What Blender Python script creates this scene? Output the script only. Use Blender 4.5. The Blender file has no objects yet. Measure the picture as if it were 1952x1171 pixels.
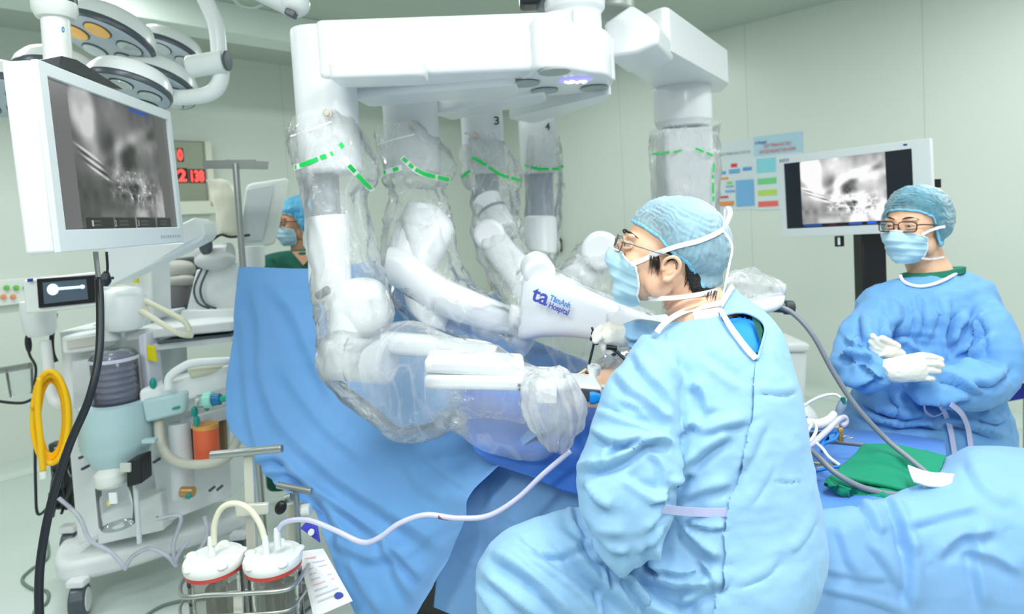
import bpy, bmesh, math
import numpy as np
from mathutils import Vector, Matrix

# ------------------------------------------------------------------ camera, world, light, exposure
SC = bpy.context.scene
COL = SC.collection
W, H, F, CX, CY = 1952.0, 1171.0, 1200.0, 976.0, 474.0
CAM_Z = 1.5
PITCH, ROLL = math.radians(3.1), math.radians(-3.26)
RM = Matrix.Rotation(math.radians(90) - PITCH, 4, 'X') @ Matrix.Rotation(ROLL, 4, 'Z')
cam_data = bpy.data.cameras.new('camera'); cam = bpy.data.objects.new('camera', cam_data)
COL.objects.link(cam); SC.camera = cam
cam.matrix_world = Matrix.Translation((0, 0, CAM_Z)) @ RM
cam_data.sensor_width = 36; cam_data.lens = 36 * F / W
cam_data.shift_y = -(H / 2 - CY) / W
cam_data.clip_start = 0.02
cam_data.dof.use_dof = True; cam_data.dof.focus_distance = 1.4; cam_data.dof.aperture_fstop = 3.2
SC.view_settings.view_transform = 'Standard'
SC.view_settings.look = 'None'; SC.view_settings.gamma = 1.0
SC.view_settings.exposure = -0.07
SC.cycles.transparent_max_bounces = 32
SC.cycles.max_bounces = 8

world = bpy.data.worlds.new('world'); SC.world = world; world.use_nodes = True
world.node_tree.nodes['Background'].inputs[0].default_value = (0.90, 0.96, 1.0, 1)
world.node_tree.nodes['Background'].inputs[1].default_value = 0.38

ROOM_H = 2.88
def area(name, loc, sx, sy, power, rot=(0, 0, 0), color=(1, 1, 1)):
    l = bpy.data.lights.new(name, 'AREA'); l.shape = 'RECTANGLE'; l.size = sx; l.size_y = sy
    l.energy = power; l.color = color
    o = bpy.data.objects.new(name, l); COL.objects.link(o); o.location = loc; o.rotation_euler = rot
    return o
# the flush ceiling troffers of the operating room and the two operating lamps
A45 = math.radians(45)
for lx, ly, p in ((1.0, 1.0, 29), (-0.9, 0.6, 24), (2.4, 2.6, 24), (0.1, 4.4, 26), (-2.2, 2.8, 28), (1.2, -0.7, 24), (-0.8, -0.9, 44), (3.4, 1.4, 18), (-2.6, 0.9, 14)):
    area('ceiling_troffer', (lx, ly, ROOM_H - 0.02), 1.15, 0.3, p, (0, 0, A45), (0.97, 1.0, 1.0))
area('operating_lamp', (0.75, 0.35, 2.35), 0.5, 0.5, 12, (math.radians(24), math.radians(-4), 0), (1, 0.985, 0.96))

RIGHT = (RM @ Vector((1, 0, 0, 0))).xyz; UP = (RM @ Vector((0, 1, 0, 0))).xyz; FWD = (RM @ Vector((0, 0, -1, 0))).xyz
nR, nU, nF = (np.array(v) for v in (RIGHT, UP, FWD)); nC = np.array((0, 0, CAM_Z))
def P(px, py, d):
    px, py, d = float(px), float(py), float(d)
    return Vector((0, 0, CAM_Z)) + d * (FWD + RIGHT * ((px - CX) / F) - UP * ((py - CY) / F))
def PZ(px, py, z):
    r = FWD + RIGHT * ((px - CX) / F) - UP * ((py - CY) / F)
    return Vector((0, 0, CAM_Z)) + r * ((z - CAM_Z) / r.z)
def proj(co):
    v = co - nC; d = v @ nF
    return CX + F * (v @ nR) / d, CY - F * (v @ nU) / d, d
def V(*a): return Vector(a)

# ------------------------------------------------------------------ noise
def _h(i, j, k, s):
    n = (i * 374761393 + j * 668265263 + k * 2147483647 + s * 1274126177) & 0x7fffffff
    n = ((n ^ (n >> 13)) * 1274126177) & 0x7fffffff
    return ((n ^ (n >> 16)) & 0xffff) / 65535.0
def noise(p, f=1.0, s=0):
    q = p * f + 100.0; i = np.floor(q).astype(np.int64); t = q - i; t = t * t * (3 - 2 * t)
    r = 0
    for a in (0, 1):
        for b in (0, 1):
            for c in (0, 1):
                w = (t[:, 0] if a else 1 - t[:, 0]) * (t[:, 1] if b else 1 - t[:, 1]) * (t[:, 2] if c else 1 - t[:, 2])
                r = r + w * _h(i[:, 0] + a, i[:, 1] + b, i[:, 2] + c, s)
    return r * 2 - 1
def ridged(p, f, s=0, octaves=3):
    """sharp creases: 1 on the crease lines, falling away between them"""
    r = 0; a = 1.0
    for o in range(octaves):
        r = r + a * (1 - np.abs(noise(p, f * 1.9 ** o, s + 7 * o)) * 2.2); a *= 0.5
    return r

# ------------------------------------------------------------------ materials
def lin(c):
    return tuple(((v / 255) / 12.92 if v / 255 <= 0.04045 else ((v / 255 + 0.055) / 1.055) ** 2.4) for v in c)
def setin(b, k, v):
    if k in b.inputs: b.inputs[k].default_value = v
MATS = {}
def mat(name, rgb, rough=0.5, metal=0.0, bump=None, vary=None, emit=None, spec=0.5, sheen=0.0, sss=0.0, coat=0.0, alpha=None, trans=0.0):
    if name in MATS: return MATS[name]
    m = bpy.data.materials.new(name); m.use_nodes = True; nt = m.node_tree; N = nt.nodes; L = nt.links
    b = N['Principled BSDF']; c = lin(rgb) + (1,)
    b.inputs['Base Color'].default_value = c
    b.inputs['Roughness'].default_value = rough; b.inputs['Metallic'].default_value = metal
    setin(b, 'Specular IOR Level', spec); setin(b, 'Sheen Weight', sheen); setin(b, 'Coat Weight', coat)
    if sss: setin(b, 'Subsurface Weight', sss); setin(b, 'Subsurface Radius', (0.02, 0.008, 0.004)); setin(b, 'Subsurface Scale', 0.5)
    if trans: setin(b, 'Transmission Weight', trans); setin(b, 'IOR', 1.2)
    if alpha is not None: b.inputs['Alpha'].default_value = alpha
    tc = N.new('ShaderNodeTexCoord')
    if vary:
        sc, amt, rgb2 = vary
        n = N.new('ShaderNodeTexNoise'); n.inputs['Scale'].default_value = sc; n.inputs['Detail'].default_value = 5
        L.new(tc.outputs['Object'], n.inputs['Vector'])
        r = N.new('ShaderNodeMapRange'); r.inputs[1].default_value = 0.35; r.inputs[2].default_value = 0.65; r.inputs[4].default_value = amt
        L.new(n.outputs[0], r.inputs[0])
        x = N.new('ShaderNodeMix'); x.data_type = 'RGBA'; x.inputs[6].default_value = c; x.inputs[7].default_value = lin(rgb2) + (1,)
        L.new(r.outputs[0], x.inputs[0]); L.new(x.outputs[2], b.inputs['Base Color'])
    if bump:
        last = None
        for sc, st, dist in bump:
            n = N.new('ShaderNodeTexNoise'); n.inputs['Scale'].default_value = sc; n.inputs['Detail'].default_value = 3
            L.new(tc.outputs['Object'], n.inputs['Vector'])
            bp = N.new('ShaderNodeBump'); bp.inputs['Strength'].default_value = st; bp.inputs['Distance'].default_value = dist
            L.new(n.outputs[0], bp.inputs['Height'])
            if last: L.new(last.outputs[0], bp.inputs['Normal'])
            last = bp
        L.new(last.outputs[0], b.inputs['Normal'])
    if emit:
        setin(b, 'Emission Color', lin(emit[0]) + (1,)); setin(b, 'Emission Strength', emit[1])
    MATS[name] = m; return m

def film(name, body=0.3, tint=(244, 248, 250), rough=0.14, crinkle=0.5, clear=(254, 255, 255), cscale=38, streak=0.0):
    """thin clear polythene: mostly see-through, milky, with sharp gloss"""
    if name in MATS: return MATS[name]
    m = bpy.data.materials.new(name); m.use_nodes = True; nt = m.node_tree; N = nt.nodes; L = nt.links
    N.clear(); out = N.new('ShaderNodeOutputMaterial'); tc = N.new('ShaderNodeTexCoord')
    n = N.new('ShaderNodeTexNoise'); n.inputs['Scale'].default_value = cscale; n.inputs['Detail'].default_value = 4; n.inputs['Distortion'].default_value = 0.7
    L.new(tc.outputs['Object'], n.inputs['Vector'])
    bp = N.new('ShaderNodeBump'); bp.inputs['Strength'].default_value = crinkle; bp.inputs['Distance'].default_value = 0.012
    L.new(n.outputs[0], bp.inputs['Height'])
    t = N.new('ShaderNodeBsdfTransparent'); t.inputs[0].default_value = lin(clear) + (1,)
    d = N.new('ShaderNodeBsdfDiffuse'); d.inputs[0].default_value = lin(tint) + (1,)
    tr = N.new('ShaderNodeBsdfTranslucent'); tr.inputs[0].default_value = lin(tint) + (1,)
    g = N.new('ShaderNodeBsdfGlossy'); g.inputs['Roughness'].default_value = rough; g.inputs[0].default_value = (1, 1, 1, 1)
    for s in (g,): L.new(bp.outputs[0], s.inputs['Normal'])
    a = N.new('ShaderNodeMixShader'); a.inputs[0].default_value = 0.5; L.new(d.outputs[0], a.inputs[1]); L.new(tr.outputs[0], a.inputs[2])
    n2 = N.new('ShaderNodeTexNoise'); n2.inputs['Scale'].default_value = 7; n2.inputs['Detail'].default_value = 2
    L.new(tc.outputs['Object'], n2.inputs['Vector'])
    r = N.new('ShaderNodeMapRange'); r.inputs[1].default_value = 0.35; r.inputs[2].default_value = 0.65
    r.inputs[3].default_value = body * 0.55; r.inputs[4].default_value = body * 1.3; L.new(n2.outputs[0], r.inputs[0])
    fac = r.outputs[0]
    if streak:
        mp = N.new('ShaderNodeMapping'); mp.inputs['Scale'].default_value = (1, 1, 0.4); L.new(tc.outputs['Object'], mp.inputs[0])
        n3 = N.new('ShaderNodeTexNoise'); n3.inputs['Scale'].default_value = 6.5; n3.inputs['Detail'].default_value = 2; n3.inputs['Distortion'].default_value = 0.9; L.new(mp.outputs[0], n3.inputs['Vector'])
        s1 = N.new('ShaderNodeMath'); s1.operation = 'SUBTRACT'; s1.inputs[1].default_value = 0.5; L.new(n3.outputs[0], s1.inputs[0])
        s2 = N.new('ShaderNodeMath'); s2.operation = 'ABSOLUTE'; L.new(s1.outputs[0], s2.inputs[0])
        s3 = N.new('ShaderNodeMapRange'); s3.inputs[1].default_value = 0.0; s3.inputs[2].default_value = 0.045; s3.inputs[3].default_value = streak; s3.inputs[4].default_value = 0; L.new(s2.outputs[0], s3.inputs[0])
        s4 = N.new('ShaderNodeMath'); s4.operation = 'ADD'; s4.use_clamp = True; L.new(fac, s4.inputs[0]); L.new(s3.outputs[0], s4.inputs[1]); fac = s4.outputs[0]
    x = N.new('ShaderNodeMixShader'); L.new(fac, x.inputs[0]); L.new(t.outputs[0], x.inputs[1]); L.new(a.outputs[0], x.inputs[2])
    fr = N.new('ShaderNodeFresnel'); fr.inputs[0].default_value = 1.28; L.new(bp.outputs[0], fr.inputs['Normal'])
    y = N.new('ShaderNodeMixShader'); L.new(fr.outputs[0], y.inputs[0]); L.new(x.outputs[0], y.inputs[1]); L.new(g.outputs[0], y.inputs[2])
    L.new(y.outputs[0], out.inputs[0]); MATS[name] = m; return m

def cmat(name, rough=0.5, emit=0.0, bump=None):
    """material that takes its colour from the mesh's own colour attribute 'paint'"""
    if name in MATS: return MATS[name]
    m = bpy.data.materials.new(name); m.use_nodes = True; nt = m.node_tree; b = nt.nodes['Principled BSDF']
    a = nt.nodes.new('ShaderNodeVertexColor'); a.layer_name = 'paint'
    b.inputs['Roughness'].default_value = rough
    if emit:
        b.inputs['Base Color'].default_value = (0.01, 0.01, 0.01, 1)
        nt.links.new(a.outputs[0], b.inputs['Emission Color']); b.inputs['Emission Strength'].default_value = emit
    else: nt.links.new(a.outputs[0], b.inputs['Base Color'])
    if bump:
        n = nt.nodes.new('ShaderNodeTexNoise'); n.inputs['Scale'].default_value = bump[0]
        bp = nt.nodes.new('ShaderNodeBump'); bp.inputs['Strength'].default_value = bump[1]; bp.inputs['Distance'].default_value = 0.002
        tc = nt.nodes.new('ShaderNodeTexCoord'); nt.links.new(tc.outputs['Object'], n.inputs['Vector'])
        nt.links.new(n.outputs[0], bp.inputs['Height']); nt.links.new(bp.outputs[0], b.inputs['Normal'])
    MATS[name] = m; return m

# ------------------------------------------------------------------ mesh builders
def frame_of(axis):
    a = Vector(axis).normalized(); h = Vector((0, 0, 1)) if abs(a.z) < 0.9 else Vector((1, 0, 0))
    u = a.cross(h).normalized(); return u, u.cross(a).normalized(), a
def catmull(pts, k, closed=False):
    """pts: list of tuples/arrays -> smooth list with k steps per span"""
    A = np.array([list(p) for p in pts], float); n = len(A); out = []
    if n < 3: 
        return [A[0] + (A[-1] - A[0]) * t for t in np.linspace(0, 1, k + 1)]
    rng = range(n if closed else n - 1)
    for i in rng:
        if closed: p0, p1, p2, p3 = A[i - 1], A[i], A[(i + 1) % n], A[(i + 2) % n]
        else: p0, p1, p2, p3 = A[max(i - 1, 0)], A[i], A[i + 1], A[min(i + 2, n - 1)]
        for t in np.linspace(0, 1, k, endpoint=False):
            out.append(0.5 * ((2 * p1) + (-p0 + p2) * t + (2 * p0 - 5 * p1 + 4 * p2 - p3) * t * t + (-p0 + 3 * p1 - 3 * p2 + p3) * t ** 3))
    if not closed: out.append(A[-1])
    return out

class MB:
    def __init__(self): self.v = []; self.f = []; self.mi = []; self.m = 0
    def add(self, vs, fs):
        o = len(self.v); self.v += [tuple(v) for v in vs]; self.f += [tuple(i + o for i in f) for f in fs]; self.mi += [self.m] * len(fs); return self
    def box(self, c, s, rot=None, taper=1.0):
        c = Vector(c); vs = []
        for z in (-1, 1):
            k = taper if z > 0 else 1
            for x, y in ((-1, -1), (1, -1), (1, 1), (-1, 1)):
                p = Vector((x * s[0] / 2 * k, y * s[1] / 2 * k, z * s[2] / 2))
                if rot is not None: p = rot @ p
                vs.append(c + p)
        return self.add(vs, [(3, 2, 1, 0), (4, 5, 6, 7), (0, 1, 5, 4), (1, 2, 6, 5), (2, 3, 7, 6), (3, 0, 4, 7)])
    def prism(self, outline, ext):
        n = len(outline); e = Vector(ext); a = [Vector(p) for p in outline]
        nrm = sum(((a[i]).cross(a[(i + 1) % n]) for i in range(n)), Vector())
        if nrm.dot(e) < 0: a.reverse()
        return self.add(a + [p + e for p in a], [tuple(reversed(range(n))), tuple(range(n, 2 * n))] + [(i, (i + 1) % n, n + (i + 1) % n, n + i) for i in range(n)])
    def rings(self, rs, cap=True, closed=False):
        n = len(rs[0]); vs = [p for r in rs for p in r]; fs = []
        m = len(rs)
        for i in range(m if closed else m - 1):
            a = i * n; b = ((i + 1) % m) * n
            for j in range(n): fs.append((a + j, a + (j + 1) % n, b + (j + 1) % n, b + j))
        if cap and not closed: fs += [tuple(reversed(range(n))), tuple(range((m - 1) * n, m * n))]
        return self.add(vs, fs)
    def cyl(self, p0, p1, r0, r1=None, n=28, cap=True):
        p0, p1 = Vector(p0), Vector(p1); r1 = r0 if r1 is None else r1
        u, w, a = frame_of(p1 - p0)
        mk = lambda p, r: [p + (u * math.cos(t) + w * math.sin(t)) * r for t in (2 * math.pi * k / n for k in range(n))]
        return self.rings([list(reversed(mk(p0, r0))), list(reversed(mk(p1, r1)))], cap)
    def lathe(self, prof, o, axis=(0, 0, 1), n=36, cap=True):
        """prof: (radius, height along axis)"""
        u, w, a = frame_of(axis); o = Vector(o); rs = []
        for r, h in prof:
            rs.append([o + a * h + (u * math.cos(t) - w * math.sin(t)) * max(r, 1e-4) for t in (2 * math.pi * k / n for k in range(n))])
        return self.rings(rs, cap)
    def tube(self, pts, r, k=8, n=12, closed=False, flat=None):
        """smooth round tube through pts; r a number or one per point"""
        P4 = [list(p) + [r[i] if isinstance(r, (list, tuple)) else r] for i, p in enumerate(pts)]
        S = catmull(P4, k, closed) if len(pts) > 2 else [np.array(P4[0], float), np.array(P4[1], float)]
        S = [s for i, s in enumerate(S) if i == 0 or np.linalg.norm(s[:3] - S[i - 1][:3]) > 1e-6]
        m = len(S); rs = []; up = None
        for i, s in enumerate(S):
            q0 = S[(i - 1) % m] if closed else S[max(i - 1, 0)]; q1 = S[(i + 1) % m] if closed else S[min(i + 1, m - 1)]
            t = Vector(q1[:3] - q0[:3]).normalized()
            if up is None: up, _, _ = frame_of(t)
            up = (up - t * up.dot(t)).normalized(); w = t.cross(up)
            fl = flat or 1.0
            rs.append([Vector(s[:3]) + (up * math.cos(a) * fl + w * math.sin(a)) * s[3] for a in (2 * math.pi * j / n for j in range(n))])
        return self.rings(rs, True, closed)
    def ell(self, c, r, rot=None, nu=24, nv=14, pw=1.0):
        c = Vector(c); rs = []
        sg = lambda x: math.copysign(abs(x) ** pw, x)
        for i in range(nv + 1):
            ph = -math.pi / 2 + math.pi * i / nv; ring = []
            for j in range(nu):
                th = 2 * math.pi * j / nu
                p = Vector((r[0] * sg(math.cos(ph)) * sg(math.cos(th)), r[1] * sg(math.cos(ph)) * sg(math.sin(th)), r[2] * sg(math.sin(ph))))
                if i in (0, nv): p = Vector((0, 0, r[2] * (1 if i else -1))) + p * 1e-3
                if rot is not None: p = rot @ p
                ring.append(c + p)
            rs.append(ring)
        return self.rings(rs)
    def ribbon(self, pts, width, nrm, k=6, th=0.0008):
        """flat tape through pts; nrm: outward normal (vector or one per point)"""
        one = not isinstance(nrm, list)
        P6 = [list(p) + list(nrm if one else nrm[i]) for i, p in enumerate(pts)]
        S = catmull(P6, k) if len(pts) > 2 else [np.array(q, float) for q in P6]
        rs = []
        for i, s in enumerate(S):
            t = Vector(S[min(i + 1, len(S) - 1)][:3] - S[max(i - 1, 0)][:3]).normalized(); n = Vector(s[3:6]).normalized()
            w = t.cross(n).normalized() * width / 2; p = Vector(s[:3]); n = n * th / 2
            rs.append([p - w - n, p + w - n, p + w + n, p - w + n])
        return self.rings(rs)
    def loft(self, sil, k=4, n=40, pw=2.0, cap=True, fwd=None):
        """sil: (ax, ay, bx, by, depth, half_thickness): two silhouette points of the photo per ring"""
        S = catmull(sil, k) if k > 1 and len(sil) > 2 else [np.array(s, float) for s in sil]
        fw = Vector(fwd) if fwd is not None else FWD; rs = []
        for s in S:
            a, b = P(s[0], s[1], s[4]), P(s[2], s[3], s[4]); c = (a + b) / 2; h = (b - a) / 2; ring = []
            for j in range(n):
                t = 2 * math.pi * j / n; ct, st = math.cos(t), math.sin(t)
                e = 2.0 / pw
                ring.append(c + h * (math.copysign(abs(ct) ** e, ct)) + fw * s[5] * math.copysign(abs(st) ** e, st))
            rs.append(ring)
        return self.rings(rs, cap)

ORG = {}
def tag(o, label=None, cat=None, group=None, kind=None):
    if label: o['label'] = label
    if cat: o['category'] = cat
    if group: o['group'] = group
    if kind: o['kind'] = kind
    return o
def thing(name, label, cat, loc, group=None):
    o = bpy.data.objects.new(name, None); COL.objects.link(o); o.location = Vector(loc); o.empty_display_size = 0.05
    ORG[o.name] = Vector(loc); return tag(o, label, cat, group)
def part(name, mb, m, parent=None, bevel=0, smooth=40, sub=0, label=None, seg=3):
    """one mesh object, in room coordinates, hung under its thing"""
    me = bpy.data.meshes.new(name)
    if isinstance(mb, MB): vs, fs = mb.v, mb.f
    else: vs, fs = mb
    org = ORG.get(parent.name, Vector()) if parent else Vector()
    if isinstance(vs, np.ndarray): vs = (vs - np.array(org)).tolist()
    else: vs = [(v[0] - org.x, v[1] - org.y, v[2] - org.z) for v in vs]
    me.from_pydata(vs, [], fs)
    bm = bmesh.new(); bm.from_mesh(me); bmesh.ops.recalc_face_normals(bm, faces=bm.faces); bm.to_mesh(me); bm.free()
    for p in me.polygons: p.use_smooth = True
    if smooth < 180: me.set_sharp_from_angle(angle=math.radians(smooth))
    for mm in (m if isinstance(m, (list, tuple)) else [m]): me.materials.append(mm)
    if isinstance(mb, MB) and any(mb.mi): me.polygons.foreach_set('material_index', mb.mi)
    o = bpy.data.objects.new(name, me); COL.objects.link(o)
    if parent: o.parent = parent; ORG[o.name] = org
    else: ORG[o.name] = Vector()
    if bevel:
        b = o.modifiers.new('bevel', 'BEVEL'); b.width = bevel; b.segments = seg; b.limit_method = 'ANGLE'; b.angle_limit = math.radians(35); b.harden_normals = False
    if sub:
        s = o.modifiers.new('subdiv', 'SUBSURF'); s.levels = sub; s.render_levels = sub
    if label: o['label'] = label
    return o
def solo(name, mb, m, label, cat, group=None, **k):
    """a thing that is one mesh: the object's origin is moved to its base"""
    vs = np.array([tuple(v) for v in (mb.v if isinstance(mb, MB) else mb[0])]); c = (vs.min(0) + vs.max(0)) / 2; c[2] = vs[:, 2].min()
    o = part(name, mb, m, None, **k)
    o.data.transform(Matrix.Translation(-Vector(c))); o.location = Vector(c); ORG[o.name] = Vector(c)
    return tag(o, label, cat, group)
def struct(name, mb, m, **k):
    o = part(name, mb, m, None, **k); o['kind'] = 'structure'; return o
def dup_tree(o, parent=None, off=(0, 0, 0), label=None):
    c = o.copy(); COL.objects.link(c)
    if parent: c.parent = parent
    else: c.location = o.location + Vector(off)
    ORG[c.name] = c.location.copy()
    if label: c['label'] = label
    for ch in [x for x in COL.objects if x.parent == o]: dup_tree(ch, c)
    return c
def paint(o, cols):
    a = o.data.color_attributes.new('paint', 'FLOAT_COLOR', 'POINT')
    c = np.ones((len(cols), 4), np.float32); c[:, :3] = cols
    a.data.foreach_set('color', c.ravel())

def remesh(mb, voxel, smooth=4, factor=0.5):
    """fuse the shapes of mb into one continuous skin -> (verts, faces)"""
    me = bpy.data.meshes.new('tmp'); me.from_pydata([tuple(v) for v in mb.v], [], mb.f)
    o = bpy.data.objects.new('tmp', me); COL.objects.link(o)
    r = o.modifiers.new('r', 'REMESH'); r.mode = 'VOXEL'; r.voxel_size = voxel; r.adaptivity = 0
    if smooth: s = o.modifiers.new('s', 'SMOOTH'); s.iterations = smooth; s.factor = factor
    dg = bpy.context.evaluated_depsgraph_get(); e = o.evaluated_get(dg); m2 = e.to_mesh()
    n = len(m2.vertices); vs = np.empty(n * 3); m2.vertices.foreach_get('co', vs)
    fs = [tuple(p.vertices) for p in m2.polygons]; e.to_mesh_clear()
    bpy.data.objects.remove(o); bpy.data.meshes.remove(me)
    return vs.reshape(-1, 3), fs
def normals(vs, fs):
    f = np.array([(q[0], q[1], q[2], q[3] if len(q) > 3 else q[2]) for q in fs if len(q) <= 4]); N = np.zeros_like(vs)
    n = np.cross(vs[f[:, 2]] - vs[f[:, 0]], vs[f[:, 3]] - vs[f[:, 1]])
    for k in range(4): np.add.at(N, f[:, k], n)
    return N / (np.linalg.norm(N, axis=1, keepdims=True) + 1e-12)
def grid_faces(nu, nv): return [(j * nu + i, j * nu + i + 1, (j + 1) * nu + i + 1, (j + 1) * nu + i) for j in range(nv - 1) for i in range(nu - 1)]

def seg_dist(x, y, pts):
    """signed distance to a polyline and the parameter along it"""
    best = np.full(x.shape, 1e9); sg = np.zeros(x.shape); tt = np.zeros(x.shape)
    pts = np.array(pts, float); L = np.r_[0, np.cumsum(np.linalg.norm(np.diff(pts, axis=0), axis=1))]; tot = L[-1]
    for i in range(len(pts) - 1):
        a, b = pts[i], pts[i + 1]; e = b - a; l2 = e @ e
        t = np.clip(((x - a[0]) * e[0] + (y - a[1]) * e[1]) / l2, 0, 1)
        dx = x - a[0] - t * e[0]; dy = y - a[1] - t * e[1]; d = np.hypot(dx, dy)
        s = np.sign(e[0] * dy - e[1] * dx); m = d < best
        best[m] = d[m]; sg[m] = s[m]; tt[m] = ((L[i] + t * (L[i + 1] - L[i])) / tot)[m]
    return best, sg, tt
FOLD_GAIN = 2.1
def folds(vs, fs, strokes, front=None):
    """press cloth folds into a skin. stroke: (points, width px, height m[, ridge offset]) - a ridge with a valley on its right side"""
    N = normals(vs, fs); x, y, d = proj(vs)
    view = vs - nC; face = -(N * view).sum(1) / np.linalg.norm(view, axis=1)
    m = np.clip(face * 3 + 0.3, 0, 1)
    if front is not None: m = m * (d < front)
    disp = np.zeros(len(vs))
    for st in strokes:
        pts, w, a = st[0], st[1], st[2]; cp = catmull(pts, 5) if len(pts) > 2 else pts
        D, sg, t = seg_dist(x, y, cp); ends = np.clip(np.minimum(t, 1 - t) * 5 + 0.12, 0, 1)
        u = D * sg / w
        pr = np.where(u < 0, 0.35 * np.exp(-u * u * 1.2) + 0.65 * np.exp(u * 0.85), np.exp(-(u * 1.7) ** 2)) - 0.75 * np.exp(-(np.clip(u, 0, None) - 1.3) ** 2 * 2.2) * (u > 0) * np.clip(u * 2, 0, 1)
        disp += FOLD_GAIN * a * pr * ends
    return vs + N * (disp * m)[:, None]
# ------------------------------------------------------------------ the room
K = V(-0.275, 7.068, 0); DL = V(-0.70, -0.715, 0).normalized(); DR = V(0.727, -0.687, 0).normalized()
NL = V(0.715, -0.70, 0).normalized(); NR = V(-0.687, -0.727, 0).normalized()     # into the room
def wallmat(name, rgb, seam, off):
    m = mat(name, rgb, 0.28, bump=[(3, 0.03, 0.02)], spec=0.35); nt = m.node_tree; N = nt.nodes; L = nt.links
    g = N.new('ShaderNodeNewGeometry'); d = N.new('ShaderNodeVectorMath'); d.operation = 'DOT_PRODUCT'
    d.inputs[1].default_value = seam; L.new(g.outputs['Position'], d.inputs[0])
    a = N.new('ShaderNodeMath'); a.operation = 'ADD'; a.inputs[1].default_value = off; L.new(d.outputs['Value'], a.inputs[0])
    p = N.new('ShaderNodeMath'); p.operation = 'PINGPONG'; p.inputs[1].default_value = 0.59; L.new(a.outputs[0], p.inputs[0])
    q = N.new('ShaderNodeMath'); q.operation = 'LESS_THAN'; q.inputs[1].default_value = 0.004; L.new(p.outputs[0], q.inputs[0])
    x = N.new('ShaderNodeMix'); x.data_type = 'RGBA'; x.inputs[6].default_value = lin(rgb) + (1,); x.inputs[7].default_value = lin([c * 0.93 for c in rgb]) + (1,)
    L.new(q.outputs[0], x.inputs[0]); L.new(x.outputs[2], N['Principled BSDF'].inputs['Base Color']); return m
WALLC = (220, 229, 219)
m_wl = wallmat('green_wall_panel_left', WALLC, tuple(DL), 0.2)
m_wr = wallmat('green_wall_panel_right', WALLC, tuple(DR), -DR.dot(K) - DR.dot(PZ(1783, 200, 2.1) - K) * 1.0)
m_ceil = mat('green_grey_ceiling', (190, 200, 188), 0.6)
m_floor = mat('pale_green_vinyl_floor', (212, 224, 219), 0.22, bump=[(4, 0.05, 0.01)], vary=(1.2, 0.4, (206, 219, 213)))
m_base = mat('pale_skirting', (208, 222, 210), 0.4)
def wall(name, a, d, n, ln, m, h=ROOM_H, z0=0, th=0.08):
    b = MB(); o = a.copy(); o.z = z0
    b.prism([o, o + d * ln, o + d * ln - n * th, o - n * th], (0, 0, h)); return struct(name, b, m)
wall('wall_left', K, DL, NL, 9.5, m_wl); wall('wall_right', K, DR, NR, 8.5, m_wr)
for nm, z0, th in (('floor', -0.05, 0.05), ('ceiling', ROOM_H, 0.05)):
    b = MB(); c = K + DL * 9.5 + DR * 8.5; q = [K - NL * 0.1 - NR * 0.1, K + DL * 9.5, c, K + DR * 8.5]
    b.prism([V(p.x, p.y, z0) for p in q], (0, 0, th)); struct(nm, b, m_floor if nm == 'floor' else m_ceil)
for nm, d, n in (('baseboard_left', DL, NL), ('baseboard_right', DR, NR)):
    b = MB(); b.prism([K + n * 0.0 + V(0, 0, 0.1), K + n * 0.012 + V(0, 0, 0.1), K + n * 0.02 + V(0, 0, 0.04), K + n * 0.07 + V(0, 0, 0.001), K + V(0, 0, 0.001)], d * 8.4)
    struct(nm, b, m_base, smooth=60)
b = MB(); b.prism([K + V(0, 0, 0.1), K + DL * 0.05 + V(0, 0, 0.1), K + (DL + DR) * 0.03 + V(0, 0, 0.1), K + DR * 0.05 + V(0, 0, 0.1)], (0, 0, ROOM_H - 0.1))
struct('trim_1', b, mat('beige_corner_trim', (214, 214, 196), 0.4))
# bulkhead under the ceiling, its label on the near side
q0 = PZ(500, 17, 2.88); q1 = PZ(490, 90, 2.70); wdt = (q1 - q0).dot(-NL)
b = MB(); s0 = q0 - DL * 3.2; s0.z = 2.70; b.prism([s0, s0 + DL * 7.5, s0 + DL * 7.5 - NL * wdt, s0 - NL * wdt], (0, 0, 0.18))
bulk = struct('trim_2', b, mat('pale_bulkhead', (222, 234, 226), 0.4), bevel=0.006)
# bed-head supply rail with gas outlets on the left wall
def onwall(px, py, d, n):
    r = PZ(px, py, CAM_Z + (1 if py < 430 else -1)) - V(0, 0, CAM_Z); t = (K - V(0, 0, CAM_Z)).dot(n) / r.dot(n); return V(0, 0, CAM_Z) + r * t
wl = lambda x, y: onwall(x, y, DL, NL)
wr = lambda x, y: onwall(x, y, DR, NR)
a, c = wl(0, 533), wl(0, 583); zt, zb = a.z, c.z
s0 = wl(112, 550); s1 = wl(-60, 550); org = V(s0.x, s0.y, zb)
t = thing('gas_supply_rail', 'white medical gas supply rail on the left wall behind the small touch screen', 'gas rail', org)
b = MB(); b.prism([V(s0.x, s0.y, zb), V(s1.x, s1.y, zb), V(s1.x, s1.y, zb) + NL * .05, V(s0.x, s0.y, zb) + NL * .05], (0, 0, zt - zb)); m_offw = mat('off_white_enamel', (236, 240, 236), 0.35)
part('housing', b, m_offw, t, bevel=.008)
for i, (px, col, dy) in enumerate(((10, (120, 205, 90), 0), (28, (120, 205, 90), 0), (46, (120, 205, 90), 0), (64, (120, 205, 90), 0), (4, (240, 160, 110), 1), (22, (240, 160, 110), 1))):
    p = wl(px, 548 + 17 * dy) + NL * .05; b = MB(); b.cyl(p, p + NL * .012, .016); b.cyl(p + NL * .012, p + NL * .03, .009)
    part('gas_outlet', b, mat('outlet_green', (120, 205, 90), .4) if not dy else mat('outlet_orange', (240, 165, 120), .4), t, label='green gas outlet' if not dy else 'orange gas outlet')
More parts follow.
